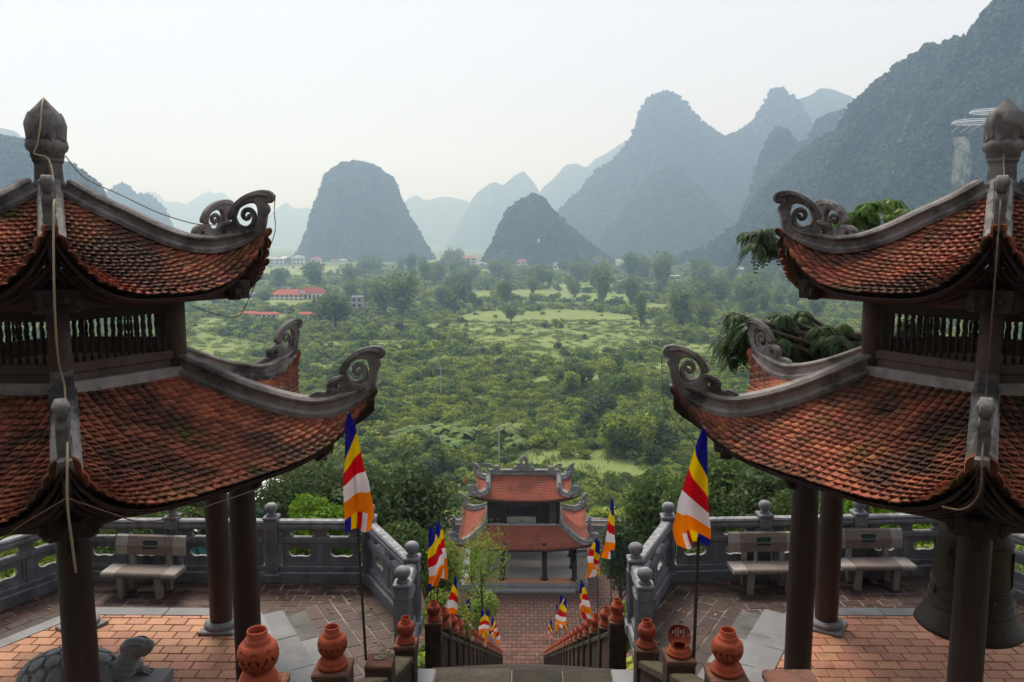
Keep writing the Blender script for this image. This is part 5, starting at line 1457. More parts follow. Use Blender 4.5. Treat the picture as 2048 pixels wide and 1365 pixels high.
px_tree(850, 1085, 30, 110, 130, name='leafy_shrub', lab='light green shrub to the left of the gate house', cat='shrub', leafs=.24, lm='leaf_willow', n=3200, aspect=.35, seed=27, lobes=18)
px_tree(890, 1245, 18, 110, 130, name='leafy_shrub', lab='low bright shrub growing against the left lower stair wall', cat='shrub', leafs=.13, lm='leaf_willow', n=3000, aspect=.35, seed=28, lobes=16)
px_tree(960, 1215, 40, 90, 90, name='leafy_shrub', lab='low green shrub left of the foot of the stairs', cat='shrub', leafs=.22, lm='leaf_willow', n=1500, aspect=.35, seed=281, lobes=14)
px_tree(1330, 1035, 30, 180, 170, name='broadleaf_tree', lab='olive green tree behind the right balustrade corner', cat='tree', leafs=.22, lm='leaf_mid', n=6500, aspect=.45, seed=29, lobes=22)
px_tree(1440, 1000, 22, 260, 190, name='broadleaf_tree', lab='olive green tree behind the large right flag', cat='tree', leafs=.18, lm='leaf_mid', n=7500, aspect=.45, seed=30, lobes=26)
px_tree(1560, 1010, 19, 240, 170, name='broadleaf_tree', lab='dark tree behind the right pavilion columns', cat='tree', leafs=.17, lm='leaf_dark', n=6500, aspect=.42, seed=31, lobes=22)
px_tree(1245, 1110, 44, 100, 190, name='broadleaf_tree', lab='dark green shrubby tree on the right edge of the court', cat='tree', leafs=.3, lm='leaf_dark', n=4200, aspect=.5, seed=32, lobes=18)
px_tree(1248, 1255, 16, 60, 120, name='leafy_shrub', lab='bright green shrub between right stair wall and right balustrade', cat='shrub', leafs=.1, lm='leaf_bright', n=3200, aspect=.4, seed=33, lobes=14, trunk_r=.04)
px_tree(1760, 1030, 15.5, 260, 110, name='leafy_shrub', lab='sunlit green shrub behind the right balustrade near the bell', cat='shrub', leafs=.14, lm='leaf_bright', n=5200, aspect=.4, seed=34, lobes=22, trunk_r=.05)
px_tree(1640, 1040, 16.5, 220, 130, name='leafy_shrub', lab='dark shrub seen between the right pavilion columns', cat='shrub', leafs=.15, lm='leaf_mid', n=4500, aspect=.4, seed=35, lobes=20, trunk_r=.05)
px_tree(285, 1055, 15.2, 260, 80, name='leafy_shrub', lab='low green shrub behind the left bench', cat='shrub', leafs=.12, lm='leaf_mid', n=4200, aspect=.35, seed=36, lobes=20, trunk_r=.05)
px_tree(420, 1030, 17, 160, 110, name='leafy_shrub', lab='dark shrub behind the left pavilion columns', cat='shrub', leafs=.15, lm='leaf_dark', n=3800, aspect=.4, seed=37, lobes=18, trunk_r=.05)
px_tree(60, 1090, 17, 260, 90, name='leafy_shrub', lab='low green shrub beyond the far left end of the balustrade', cat='shrub', leafs=.14, lm='leaf_willow', n=4200, aspect=.35, seed=38, lobes=20, trunk_r=.05)
px_tree(700, 1120, 14.4, 200, 60, name='leafy_shrub', lab='bright low shrub seen through the left balustrade openings', cat='shrub', leafs=.11, lm='leaf_bright', n=3000, aspect=.35, seed=39, lobes=16, trunk_r=.04)
px_tree(1480, 1100, 15.2, 220, 60, name='leafy_shrub', lab='green shrub seen through the right balustrade openings', cat='shrub', leafs=.12, lm='leaf_mid', n=3000, aspect=.35, seed=391, lobes=16, trunk_r=.04)
# reeds behind the left balustrade
def reed(px, py, Y, n, h, lab, seed):
    b = at_y(px, py, Y); r = random.Random(seed); mb = MB()
    for i in range(n):
        a = r.uniform(0, 6.28); L = h * r.uniform(.6, 1.1); x0, y0 = r.uniform(-.12, .12), r.uniform(-.12, .12); out = r.uniform(.15, .55) * L
        P = [(x0 + math.cos(a) * out * t ** 1.8, y0 + math.sin(a) * out * t ** 1.8, L * (t - .25 * t ** 3)) for t in np.linspace(0, 1, 7)]
        sd = Vector((-math.sin(a), math.cos(a), 0))
        mb.sweep([(p, sd * (1 - t * .95), (0, 0, 1)) for p, t in zip(P, np.linspace(0, 1, 7))], [(-.016, 0), (0, .004), (.016, 0)], closed=False)
    mb.build('reed_tuft', M['reed'], None, loc=tuple(b), label=lab, category='reeds')
reed(355, 1100, 13.7, 26, 1.05, 'tall yellow-green reeds behind the left bench', 3)
reed(440, 1105, 13.8, 26, 1.0, 'tall yellow-green reeds just left of the paired columns', 4)
# tree with long feathered leaves behind the right pavilion
def frond_tree():
    Y0 = 13.75
    b = at_y(1725, 900, Y0); g = gz_at(b[0], b[1]); base = Vector((b[0], b[1], g))
    e = empty('feather_leaved_tree', base, label='tree with dark drooping feathered leaves behind the right pavilion', category='tree')
    heads = [(1490, 650, 13.3, 1.0, 0), (1515, 672, 13.2, 1.0, 0), (1475, 690, 13.4, .9, 0), (1545, 652, 13.5, 1.0, 0), (1640, 655, 13.5, 1.0, 0), (1590, 700, 13.6, .9, 0), (1500, 468, 13.5, .8, 0), (1548, 490, 13.5, .9, 0), (1755, 405, 13.8, .9, 1), (1478, 668, 13.3, 1.0, 0), (1530, 690, 13.6, .9, 0), (1610, 668, 13.6, 1.0, 0), (1680, 650, 13.8, 1.0, 0), (1575, 640, 14.0, .9, 0), (1650, 700, 13.4, .8, 0), (1530, 462, 13.4, .95, 0), (1580, 470, 13.8, .8, 0), (1730, 425, 13.8, 1.0, 1), (1780, 430, 13.6, .9, 1), (1690, 440, 14.0, .8, 1), (1830, 640, 13.8, 1.0, 0), (1760, 560, 13.8, .9, 0)]
    tb = MB(); VV, FF, AA = {0: [], 1: []}, {0: [], 1: []}, {0: [], 1: []}
    r = np.random.default_rng(5)
    fork = Vector((0, 0, 5.6))
    tb.tube([(0, 0, -.5), (.1, .05, 3), tuple(fork), (.0, .1, 7.6), (-.1, 0, 8.6)], [.16, .14, .12, .09, .05], 10)
    heads = heads + [(a_ + r.uniform(-45, 45), b_ + r.uniform(-22, 26), c_ + r.uniform(-.3, .3), d_, e_) for a_, b_, c_, d_, e_ in heads for _ in (0, 1)]
    for hx, hy, Y, s, kind in heads:
        h = Vector(at_y(hx, hy, Y)) - base
        q = Vector((0, 0, min(h.z - .4, 7.8))) if h.z > 6.2 else fork
        tb.tube([tuple(q), tuple((q + h) / 2 + Vector((0, 0, -.15))), tuple(h)], [.06, .045, .025], 7)
        for f in range(12):
            a = 2 * PI * f / 12 + r.random(); L = .31 * s * (.8 + .5 * r.random()); el = r.uniform(-.1, .9)
            d = np.array([math.cos(a), math.sin(a), 0])
            ts = np.linspace(.1, 1, 13)
            C = np.array(h) + d[None] * (L * ts * math.cos(el * .6))[:, None] + np.array([0, 0, 1.]) * (L * (.75 * el * ts - 1.15 * ts ** 2.2 * (1.0 - .3 * el)))[:, None]
            tg = np.gradient(C, axis=0); tg /= np.linalg.norm(tg, axis=1, keepdims=True)
            sd = np.cross(tg, [0, 0, 1.]); sd /= np.linalg.norm(sd, axis=1, keepdims=True) + 1e-6
            up = np.cross(sd, tg)
            for sg in (-1, 1):
                ll = .13 * s * np.sin(np.clip(ts, .18, .97) * PI) ** .5
                dr = sg * sd * .85 + tg * .45 - np.array([0, 0, .45]) * 1
                dr /= np.linalg.norm(dr, axis=1, keepdims=True)
                w = np.cross(dr, up); w /= np.linalg.norm(w, axis=1, keepdims=True) + 1e-6
                v0 = C; v2 = C + dr * ll[:, None]; v1 = C + dr * (ll * .45)[:, None] + w * .019 * s; v3 = C + dr * (ll * .45)[:, None] - w * .019 * s
                k0 = sum(len(x) for x in VV[kind]); n_ = len(C)
                VV[kind].append(np.stack([v0, v1, v2, v3], 1).reshape(-1, 3)); FF[kind].append(np.arange(n_ * 4).reshape(-1, 4) + k0); AA[kind].append(np.repeat(r.random(n_), 4))
    for kind, m in ((0, 'leaf_palm'), (1, 'leaf_palm_young')):
        link('crown', np_mesh('crown', np.concatenate(VV[kind]), np.concatenate(FF[kind]), M[m], np.concatenate(AA[kind])), e, label='bright young leaves at the tree top' if kind else None)
    tb.build('trunk', M['bark'], e)
frond_tree()

# ------------------------------------------------------------------ valley scrub, meadows, bamboo, trees
source('scrub_bush', [blob_mesh('scrub_bush', M['leaf_scrub'] if i % 3 else M['leaf_scrub2'], seed=70 + i, n=420, rx=1., rz=.85, lobes=9, leaf=.25, aspect=.6, upper=.5) for i in range(7)])
source('scrub_far', [blob_mesh('scrub_far', M['leaf_scrub'] if i % 2 else M['leaf_scrub2'], seed=90 + i, n=180, rx=1., rz=.9, lobes=8, leaf=.4, aspect=.7, upper=.5) for i in range(6)])
pts, far = [], []
rs = np.random.default_rng(12)
def try_add(y0, y1, n, dst, smin, smax):
    Y = np.sqrt(rs.random(n) * (y1 ** 2 - y0 ** 2) + y0 ** 2); X = (rs.random(n) * 2 - 1) * (.70 * Y + 4)
    Z = ground(X, Y)
    for x, y, z in zip(X, Y, Z):
        if -9.5 < x < 11 and 46 < y < 76: continue
        if abs(x) < 3.4 and y < 50: continue
        if y < 60:
            q0 = project((x, y, z + 2.0))
            if -3 < x < 6 and y > 40: continue
        q = project((x, y, z))
        if not (-60 < q[0] < 2110 and q[1] < 1500): continue
        if meadow(q[0], q[1]) and rs.random() < .965: continue
        cl = float(vnoise(np.array([x * .03, y * .03, 3.])))
        if cl < .4 and rs.random() < .4: continue
        s = smin + (smax - smin) * rs.random() ** 1.6 * (.5 + cl)
        dst.append((x, y, z - .25 * s, s))
try_add(20, 60, 420, pts, .7, 1.9)
try_add(60, 130, 3600, pts, 1.0, 3.1)
try_add(130, 260, 13000, pts, 1.0, 3.1)
try_add(260, 520, 12000, far, 1.4, 3.8)
try_add(520, 1300, 9000, far, 2.6, 6.5)
try_add(90, 300, 11000, pts, .6, 1.5)
pts, far = np.array(pts), np.array(far)
scatter('valley_scrub', pts[:, :3], pts[:, 3], SRC['scrub_bush'], 7, 5, zs=.8, label='dense green scrub covering the near valley floor', category='scrub')
scatter('far_valley_scrub', far[:, :3], far[:, 3], SRC['scrub_far'], 6, 6, zs=.8, label='hazy green scrub and treetops across the far valley', category='scrub')
# grass tussocks over meadows and gaps
def tuft_mesh(seed):
    r = np.random.default_rng(seed); n = 60
    P = r.normal(size=(n, 3)) * np.array([.8, .8, .05]); P[:, 2] = .22
    N = r.normal(size=(n, 3)) * np.array([1, 1, .2])
    V_, F_, a_ = leaf_arrays(P, N, .7 * (.6 + .8 * r.random(n)), .16, None, -3.0, r); return np_mesh('grass_tuft', V_, F_, M['reed'], a_)
source('grass_tuft', [tuft_mesh(300 + i) for i in range(4)])
gp = []
for Y0, Y1, n in ((50, 130, 2600), (130, 420, 6500)):
    Y = np.sqrt(rs.random(n) * (Y1 ** 2 - Y0 ** 2) + Y0 ** 2); X = (rs.random(n) * 2 - 1) * .7 * Y; Z = ground(X, Y)
    for x, y, z in zip(X, Y, Z):
        if -9.5 < x < 11 and 46 < y < 76: continue
        if abs(x) < 3 and y < 50: continue
        gp.append((x, y, z, .7 + 1.1 * rs.random()))
gp = np.array(gp)
scatter('valley_grass_tufts', gp[:, :3], gp[:, 3], SRC['grass_tuft'], 4, 8, label='rough grass tufts between the valley scrub', category='grass')

def bamboo_meshes(seed, dark):
    r = np.random.default_rng(seed); tb = MB(); P, N = [], []
    for k in range(26):
        a = r.random() * 6.283; lean = r.uniform(.05, .42); H = r.uniform(.7, 1.0)
        bx, by = r.normal() * .05, r.normal() * .05
        ts = np.linspace(0, 1, 7)
        C = np.stack([bx + math.cos(a) * lean * ts ** 2.0, by + math.sin(a) * lean * ts ** 2.0, H * (ts - .16 * ts ** 4 * lean * 3)], 1)
        tb.tube([tuple(p) for p in C], np.linspace(.008, .003, 7), 4)
        n = 60
        t = r.uniform(.22, 1.0, n) ** .85
        c_ = np.stack([np.interp(t, ts, C[:, i]) for i in range(3)], 1) + r.normal(size=(n, 3)) * np.array([.065, .065, .045])
        P.append(c_); N.append(np.array([math.cos(a), math.sin(a), .4]) + r.normal(size=(n, 3)) * .8)
    P, N = np.concatenate(P), np.concatenate(N)
    V_, F_, a_ = leaf_arrays(P, N, .085 * (.6 + .9 * r.random(len(P))), .5, None, .8, r)
    return np_mesh('crown', V_, F_, M['leaf_scrub2' if dark else 'leaf_bamboo'], a_), tb.mesh('stems', M['leaf_bamboo'])
BAM = [bamboo_meshes(400 + i, i % 3 == 2) for i in range(6)]
def tree_meshes(seed, m):
    V_, F_, a_ = blob_leaves(seed, 1100, .36, .42, 14, .085, .6, .2, zc=.58, inner=.4)
    tb = MB().tube([(0, 0, -.05), (.01, 0, .3), (.0, .01, .62)], [.03, .022, .012], 7)
    for k in range(5):
        a = k * 1.3; tb.tube([(0, 0, .25 + .06 * k), (math.cos(a) * .22, math.sin(a) * .22, .5 + .06 * k)], [.014, .005], 5)
    return np_mesh('crown', V_, F_, M[m], a_), tb.mesh('trunk', M['bark'])
TRE = [tree_meshes(500 + i, ['leaf_scrub2', 'leaf_scrub', 'leaf_mid', 'leaf_dark'][i % 4]) for i in range(6)]
def place(kind, meshes, px, py, hpx, lab, grp, wide=1.0, rz=None):
    b = at_z(px, py, VALLEY); b = at_y(px, py, min(b[1], 1500)); x, y = float(b[0]), float(b[1]); z = gz_at(x, y) - .3
    h = hpx * y / FPX
    crown, tr = meshes
    e = empty('bamboo_clump' if kind == 'b' else 'valley_tree', (x, y, z), rz if rz is not None else random.uniform(0, 6.28), label=lab, category='bamboo' if kind == 'b' else 'tree', group=grp)
    e.scale = (h * wide, h * wide, h)
    link('crown', crown, e); link('stems' if kind == 'b' else 'trunk', tr, e)
G1, G2 = 'bamboo clumps across the valley', 'trees across the valley'
NAMED = [('b', 1283, 655, 72, 'dark narrow bamboo clump standing alone at the right of the meadow', .55, 2), ('b', 1262, 607, 58, 'round dark bamboo clump above the narrow dark one', .9, 2), ('b', 1205, 607, 84, 'tall pale bamboo clump behind the meadow strips', .7, 0),
         ('b', 1325, 582, 84, 'tallest forked bamboo clump beside the pale road bank', .8, 1), ('b', 1262, 562, 62, 'bamboo clump left of the pale road bank end', .8, 2), ('b', 1362, 655, 90, 'broad bamboo clump right of the narrow dark one', 1.0, 3), ('b', 1408, 662, 74, 'yellow-green bamboo clump above the right lower roof tip', .8, 4),
         ('b', 1440, 612, 70, 'hazy bamboo clump below the pale road bank', .9, 0), ('b', 1492, 625, 84, 'broad hazy bamboo clump left of the right upper roof tip', 1.0, 1), ('t', 672, 662, 84, 'large dark round tree below the red-roofed compound', 1.5, 0), ('t', 640, 640, 50, 'dark tree just below the red-roofed compound', 1.2, 3),
         ('b', 805, 632, 100, 'large pale spreading bamboo clump right of the grey block', 1.2, 0), ('b', 765, 628, 80, 'bamboo clump in front of the grey block', .9, 4), ('t', 700, 575, 34, 'small dark tree right of the red-roofed compound', 1.0, 3), ('b', 632, 578, 60, 'dark bamboo row directly behind the red-roofed compound', 1.3, 2),
         ('b', 560, 574, 42, 'bamboo behind the left wing of the red-roofed compound', 1.2, 5), ('t', 528, 612, 34, 'round dark tree in front of the long flat building', 1.4, 0), ('t', 1090, 656, 12, 'single low dark bush out in the meadow', 3.0, 3), ('t', 1022, 650, 44, 'dark tree at the left edge of the meadow', 1.0, 0),
         ('b', 1012, 610, 48, 'dark clump left of centre above the meadow', .9, 2), ('t', 920, 612, 50, 'round dark tree left above the meadow', 1.2, 0), ('t', 946, 614, 30, 'small tree beside the round dark tree', 1.0, 2)]
for k, x, y, h, lab, wd, mi in NAMED: place(k, (BAM if k == 'b' else TRE)[mi], x, y, h, lab, G1 if k == 'b' else G2, wd)
rr = random.Random(9)
cnt = 0
BANDS = [((900, 1330), (556, 600), 40, (34, 62), 'hazy bamboo clump in the belt above the meadow', 'b'), ((1340, 1640), (566, 640), 34, (40, 70), 'hazy bamboo clump in the belt below the pale road bank', 'b'), ((690, 920), (540, 612), 34, (30, 60), 'hazy bamboo clump right of the red-roofed compound', 'b'),
         ((900, 1010), (600, 655), 12, (26, 46), 'dark tree scattered left of the meadow', 't'), ((730, 900), (640, 690), 16, (22, 40), 'dark tree among the scrub below the bamboo belt', 't'), ((480, 720), (530, 566), 22, (18, 34), 'hazy tree in the far fields left of the compound', 't'),
         ((880, 1250), (528, 556), 34, (18, 36), 'hazy tree at the foot of the small karst hill', 't'), ((1250, 1620), (520, 545), 20, (12, 22), 'hazy tree behind the pale road bank', 't'), ((1230, 1340), (880, 960), 10, (60, 110), 'dark tree in the thicket right of the gate house', 't'),
         ((1120, 1380), (770, 870), 16, (45, 80), 'dark tree in the thicket in the middle of the valley', 't'), ((760, 900), (900, 960), 8, (50, 80), 'dark tree in the thicket left of the gate house', 't'), ((600, 760), (760, 880), 10, (40, 70), 'dark tree in the scrub beside the left lower roof tip', 't')]
for (xa, xb), (ya, yb), n, (ha, hb), lab, k in BANDS:
    spots = [(rr.uniform(xa, xb), rr.uniform(ya, yb)) for i in range(n)]
    spots = sorted(q for q in spots if not meadow(*q) or rr.random() > .85)
    for i, (x, y) in enumerate(spots):
        wd_ = lab.split(' ')
        place(k, rr.choice(BAM if k == 'b' else TRE), x, y, .88 * rr.uniform(ha, hb), ordinal(i) + ' ' + wd_[0] + ' ' + ('bamboo clump' if k == 'b' else 'tree') + ' from the left ' + ' '.join(wd_[3 if k == 'b' else 2:]), lab + 's', rr.uniform(.7, 1.15) if k == 'b' else rr.uniform(1.0, 1.5))
# banana plants
def banana_mesh(seed):
    r = np.random.default_rng(seed); mb = MB(); tb = MB()
    tb.tube([(0, 0, 0), (0, 0, .5)], [.06, .045], 7)
    for k in range(9):
        a = k * 2.4 + r.random(); up = r.uniform(.35, .95); L = r.uniform(.55, .75)
        ts = np.linspace(0, 1, 7); fr = []
        for t in ts:
            p = Vector((math.cos(a) * L * t * (1.1 - up * .5), math.sin(a) * L * t * (1.1 - up * .5), .48 + L * (up * t - .75 * t * t)))
            fr.append((p, Vector((-math.sin(a), math.cos(a), 0)) * (.13 * math.sin(PI * min(.97, .12 + .86 * t)) ** .7), (0, 0, 1)))
        mb.sweep(fr, [(-1, -.03), (0, .02), (1, -.03)], closed=False)
    return mb.mesh('leaves', M['leaf_banana'], True), tb.mesh('stem', M['leaf_willow'])
BAN = [banana_mesh(600 + i) for i in range(3)]
BXS = [792, 815, 838, 858, 880, 872, 900, 925, 945, 1010, 1024, 1030, 905]
for i, (x, y, h) in enumerate(((792, 885, 34), (815, 880, 38), (838, 878, 42), (858, 872, 44), (880, 876, 44), (872, 895, 44), (900, 872, 42), (925, 880, 42), (945, 874, 38), (1010, 880, 44), (1024, 872, 40), (1030, 896, 36), (905, 894, 36))):
    b = at_z(x, y, VALLEY); e = empty('banana_plant', (b[0], b[1], gz_at(b[0], b[1])), rr.uniform(0, 6), label='%s banana plant counted from the left in the grove above the gate house' % ORD[sorted(BXS).index(x)], category='banana plant', group='banana plants in the grove')
    s = h * b[1] / FPX * 1.15; e.scale = (s * 1.3,) * 2 + (s * 1.1,)
    link('leaves', BAN[i % 3][0], e); link('stem', BAN[i % 3][1], e)
# utility poles
for x, yt, yb_, lab in ((998, 836, 925, 'tall thin utility pole just left above the gate house'), (882, 728, 790, 'thin utility pole in the scrub in mid valley')):
    b = at_z(x, yb_, VALLEY); H = (yb_ - yt) * b[1] / FPX
    e = empty('utility_pole', (b[0], b[1], gz_at(b[0], b[1]) - .3), label=lab, category='pole')
    MB().tube([(0, 0, 0), (0, 0, H)], [.16, .11], 8).build('mast', M['h_wall2'], e)
    for q in (.93, .98): MB().box((0, 0, H * q), (1.3, .1, .1)).build('crossarm', M['h_wall2'], e)

# ------------------------------------------------------------------ houses in the valley
def house(px, py, wpx, hpx, roof, lab, roof_h=.45, depth=.7, storeys=1, wall='h_wall', flat=False, nwin=4, Y=None, name='house', rz=0.0):
    b = at_z(px, py, VALLEY); Yh = min(b[1], 1420) if Y is None else Y; b = at_y(px, py, Yh); s = Yh / FPX
    w, h = wpx * s, hpx * s; d = w * depth
    e = empty(name, (b[0], b[1], b[2] - .5), rz, label=lab, category='house' if name == 'house' else 'building')
    MB().box((0, 0, h / 2), (w, d, h)).build('wall', M[wall], e)
    if flat:
        MB().box((0, 0, h + .15), (w + .6, d + .6, .4)).build('roof', M['h_metal' if roof is None else roof], e)
    else:
        o = .06 * w; rh = roof_h * h if roof_h < 2 else roof_h
        mb = MB(); vs = [(-w / 2 - o, -d / 2 - o, h), (w / 2 + o, -d / 2 - o, h), (w / 2 + o, d / 2 + o, h), (-w / 2 - o, d / 2 + o, h), (-w * .25, 0, h + rh), (w * .25, 0, h + rh)]
        vs += [(x, y, z - .25) for x, y, z in vs[:4]]
        mb.add(vs, [(0, 1, 5, 4), (1, 2, 5), (2, 3, 4, 5), (3, 0, 4), (6, 7, 1, 0), (7, 8, 2, 1), (8, 9, 3, 2), (9, 6, 0, 3), (9, 8, 7, 6)]); mb.build('roof', M[roof], e)
    for st_ in range(storeys):
        for i in range(nwin):
            x = -w / 2 + w * (i + .5) / nwin; z = h * (st_ + .5) / storeys
            f = MB().box((x, -d / 2 - .03, z), (w / nwin * .5, .1, h / storeys * .5)).build('window', M['h_glass'], e)
    return e, w, d, h, s
# the red-roofed compound
e, w, d, h, s = house(578, 600, 66, 13, 'h_roof', 'white compound with long red hipped roofs among trees at left', .75, .45, 2, nwin=7, name='temple_compound')
mb = MB()
w2, h2, dd = 46 * s, 15 * s, 16 * s; x2 = 52 * s
MB().box((x2, 3 * s, h2 / 2), (w2, dd, h2)).build('wing_wall', M['h_wall'], e)
o = 2 * s
mb.add([(x2 - w2 / 2 - o, 3 * s - dd / 2 - o, h2), (x2 + w2 / 2 + o, 3 * s - dd / 2 - o, h2), (x2 + w2 / 2 + o, 3 * s + dd / 2 + o, h2), (x2 - w2 / 2 - o, 3 * s + dd / 2 + o, h2), (x2 - w2 * .32, 3 * s, h2 + 12 * s), (x2 + w2 * .28, 3 * s, h2 + 12 * s)],
       [(0, 1, 5, 4), (1, 2, 5), (2, 3, 4, 5), (3, 0, 4), (3, 2, 1, 0)]); mb.build('wing_roof', M['h_roof'], e)
for i in range(5): MB().box((x2 - w2 * .36 + i * w2 * .18, 3 * s - dd / 2 - .04, h2 * .5), (w2 * .09, .1, h2 * .5)).build('window', M['h_glass'], e)
gx = 30 * s
mb = MB(); mb.add([(gx - 13 * s, -13 * s, 14 * s), (gx + 13 * s, -13 * s, 14 * s), (gx, -13 * s, 24 * s), (gx - 13 * s, 6 * s, 14 * s), (gx + 13 * s, 6 * s, 14 * s), (gx, 6 * s, 24 * s)], [(0, 2, 5, 3), (1, 4, 5, 2), (0, 3, 4, 1)]); mb.build('porch_roof', M['h_roof'], e)
mb = MB(); mb.add([(gx - 11 * s, -12 * s, 14 * s), (gx + 11 * s, -12 * s, 14 * s), (gx, -12 * s, 22.5 * s)], [(0, 1, 2)]); mb.build('pediment', M['h_wall'], e)
for sx in (-1, 1): MB().box((gx + sx * 10 * s, -12.5 * s, 7 * s), (1.2 * s, 1.2 * s, 14 * s)).build('porch_pillar', M['h_wall'], e)
house(516, 596, 62, 10, None, 'long flat-roofed grey building left of the red-roofed compound', depth=.3, wall='h_wall2', flat=True, nwin=8, name='flat_building')
house(500, 634, 40, 9, 'h_roof', 'low house with red roof left below the compound', .5, .5, nwin=4)
house(536, 634, 40, 8, 'h_roof', 'low red-roofed shed half hidden left below the compound', .5, .5, nwin=4)
house(612, 634, 34, 8, 'h_roof', 'small low house right below the compound', .5, .5, nwin=3)
house(716, 626, 22, 34, None, 'plain grey concrete block standing among bamboo', depth=.9, wall='h_wall2', flat=True, nwin=2, storeys=3, name='concrete_block')
for x, y, w_, h_, rf, lab in ((546, 530, 34, 12, 'h_metal', 'long white house left of the far fields'), (572, 530, 22, 13, 'h_wall', 'white far house second from left in the fields'), (598, 530, 22, 14, 'h_metal', 'tall white far house left of the karst hill foot'), (633, 527, 18, 9, 'h_roof', 'red-roofed far house at the karst hill foot'),
                              (668, 526, 14, 5, 'h_roof', 'tiny red-roofed far house under the karst hill'), (686, 526, 16, 6, 'h_metal', 'tiny white far house under the karst hill'), (908, 515, 18, 6, 'h_roof', 'red-roofed far house between the two karst hills'), (937, 527, 32, 11, 'h_roof', 'wide red-roofed far house left of the small karst'),
                              (962, 535, 20, 8, 'h_metal', 'white far house below the wide red-roofed one'), (1000, 532, 20, 7, 'h_roof', 'low red-roofed far house before the small karst'), (1044, 536, 18, 13, 'h_roof', 'tall red-roofed far house before the small karst hill'), (1090, 536, 18, 6, 'h_metal', 'low white far house right of the tall red-roofed one'),
                              (1118, 545, 22, 15, 'h_metal', 'tall white far house with grey roof before the karst'), (1160, 547, 18, 16, 'h_roof', 'tall white far house with red roof at the karst foot'), (1352, 549, 16, 6, 'h_roof', 'small red-roofed hut on the pale road bank')):
    house(x, y, w_, h_, rf, lab, .4, .6, nwin=3, storeys=2 if h_ > 9 else 1)
house(1492, 549, 52, 11, 'h_metal', 'long purple-grey shed behind the pale road bank', .4, .5, wall='h_wall2', nwin=6, Y=960, name='shed')
house(1548, 549, 54, 13, 'h_metal', 'large grey shed beside the right upper roof tip', .35, .5, wall='h_wall2', nwin=6, Y=940, name='shed')
a, b2 = at_y(1335, 554, 905), at_y(1640, 556, 905)
MB().box(((a[0] + b2[0]) / 2, 905, (a[2] + VALLEY) / 2 - 1), (b2[0] - a[0], 14, a[2] - VALLEY + 5), ch=.5).build('road', M['road'], None, kind='structure')
# pavilion on the small karst hill
q = hill_point('small', 1077, 486)
e = empty('hillside_shrine', q, label='tiny white shrine on the slope of the small karst hill', category='shrine')
MB().box((0, -6, 1.5), (3.4, 3.4, 5)).build('wall', M['h_wall'], e); MB().frustum((0, -6, 4.01), (5, 5), (1, 1), 2.).build('roof', M['h_wall'], e)
# white-roofed teal building behind the left terrace
t = at_y(372, 1010, 40)
e = empty('teal_building', (t[0], t[1], gz_at(t[0], t[1])), R(-28), label='teal building with white sheet roof behind the left balustrade', category='building')
zr = t[2] - gz_at(t[0], t[1])
MB().box((0, 2, zr / 2 - .6), (5.2, 4, zr - .4)).build('wall', M['teal'], e)
MB().box((0, 0, 0), (6.0, 5.4, .08), mat=Matrix.Translation((0, 1.6, zr - .1)) @ Matrix.Rotation(R(14), 4, 'X')).build('roof', M['white_roof'], e)
# skywalk ring on the great hill
q = hill_point('right_great', 1965, 238); q = at_y(1956, 240, q[1] - 24)
sk = empty('skywalk', tuple(q), label='white looping skywalk jutting from the cliff at upper right', category='skywalk')
S = q[1] / FPX
for nm, (cx, cz, rx, ry) in {'lower_loop': (-4 * S, -6 * S, 40 * S, 14), 'upper_loop': (22 * S, 14 * S, 34 * S, 12)}.items():
    P = [(cx + rx * math.cos(t_), -ry * math.sin(t_) * .9, cz) for t_ in np.linspace(0, 2 * PI, 41)]
    fr = [(p, Vector((math.cos(t_), -math.sin(t_), 0)), (0, 0, 1)) for p, t_ in zip(P, np.linspace(0, 2 * PI, 41))]
    MB().sweep(fr, [(-1.3, -.5), (1.3, -.5), (1.3, .5), (-1.3, .5)]).build(nm, M['skywalk'], sk)
    MB().tube([(p[0], p[1], p[2] + 1.6) for p in P], .22, 5).build('railing', M['skywalk'], sk)
for x in (-24, 0, 20): MB().tube([(x * S, 4, -5 * S), (x * S * .7, 26, -16 * S)], .4, 6).build('strut', M['h_wall2'], sk)

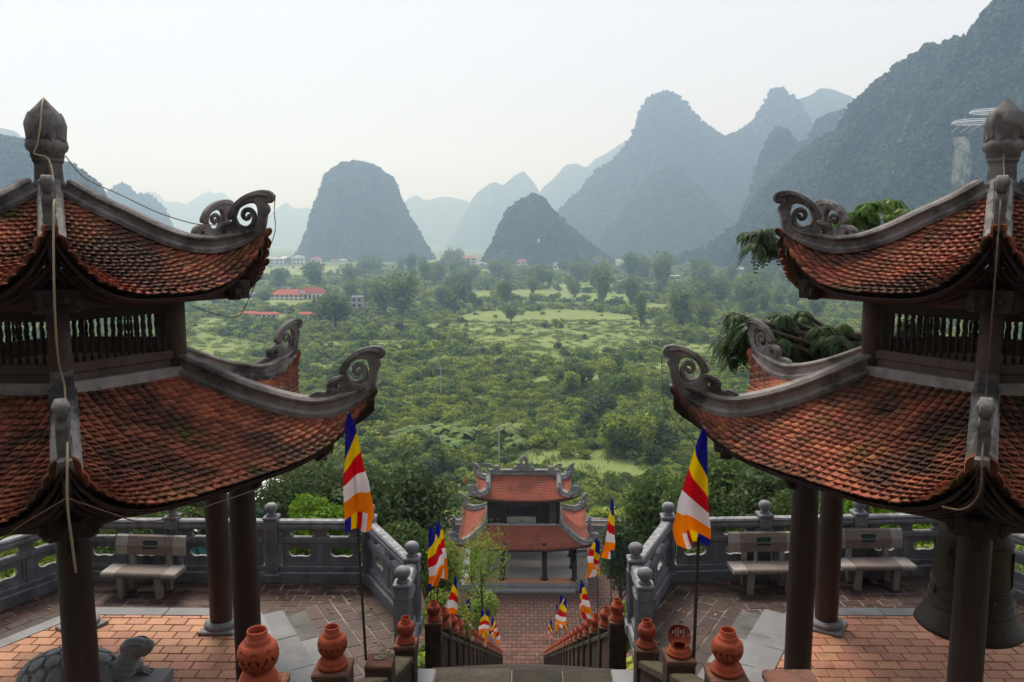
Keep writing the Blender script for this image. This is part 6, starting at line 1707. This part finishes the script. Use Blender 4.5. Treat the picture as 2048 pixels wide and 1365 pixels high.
# bunting left of the gate house
p0, p1 = np.array(at_y(822, 1000, 60)), np.array(at_y(932, 955, 61))
bn = empty('bunting', p0, label='string of small pale pennants left of the gate house roof', category='bunting')
P = [tuple((p1 - p0) * t - np.array([0, 0, .8 * math.sin(PI * t)])) for t in np.linspace(0, 1, 25)]
MB().tube(P, .012, 4).build('string', M['wire'], bn)
for i in range(1, 24, 2):
    x, y, z = P[i]; mb = MB(); mb.add([(x - .13, y, z), (x + .13, y, z), (x, y + .04, z - .34), (x - .13, y + .012, z), (x + .13, y + .012, z), (x, y + .052, z - .34)], [(0, 1, 2), (5, 4, 3), (0, 3, 4, 1), (1, 4, 5, 2), (2, 5, 3, 0)]); mb.build('pennant', [FM[3], FM[1], FM[4]][i % 3], bn)

# ------------------------------------------------------------------ fallen leaves on the paving
M['litter'] = leafm('dry_leaf', (.2, .12, .05), (.32, .24, .1), rnd=.5, trans=.1)
r3 = np.random.default_rng(77); Pl = []
for _ in range(5200):
    x, y = r3.uniform(-9, 9), r3.uniform(6.5, 13)
    if abs(x) < 1.75: continue
    c_ = C_L if x < 0 else C_R
    d_ = max(abs((x - c_[0]) * math.cos(a) + (y - c_[1]) * math.sin(a)) for a in (PI / 6, PI / 2, 5 * PI / 6))
    if d_ < 2.34 + .72 and (d_ < 2.36 or r3.random() < .8): continue
    if y > 12.7 or (x < 0 and d_ > 4.2) or r3.random() > .16 + .8 * (d_ > 3.5): continue
    Pl.append((x, y, ZT + .012))
Pl = np.array(Pl[:330])
Nl = np.array([0, 0, 1.]) + r3.normal(size=(len(Pl), 3)) * .25
V_, F_, a_ = leaf_arrays(Pl, Nl, .035 + .05 * r3.random(len(Pl)), .5, None, 0, r3)
link('fallen_leaves', np_mesh('fallen_leaves', V_, F_, M['litter'], a_), kind='stuff', label='scattered dry leaves on the dark terrace paving', category='leaves')

# ------------------------------------------------------------------ haze over the valley
hz = MB().box((0, 2890, 290), (11800, 6080, 676)).build('haze', None, None, kind='stuff', label='pale bluish haze filling the valley air', category='haze')
hz.data.materials.clear()
hm = bpy.data.materials.new('valley_haze'); hm.use_nodes = True
hn, hl = hm.node_tree.nodes, hm.node_tree.links; hn.clear()
ho = hn.new('ShaderNodeOutputMaterial'); hv = hn.new('ShaderNodeVolumePrincipled')
hv.inputs['Color'].default_value = (.52, .71, 1.0, 1); hv.inputs['Absorption Color'].default_value = (1, 1, 1, 1); hv.inputs['Density'].default_value = 4.2e-4; hv.inputs['Anisotropy'].default_value = .4
hl.new(hv.outputs[0], ho.inputs['Volume']); hz.data.materials.append(hm)
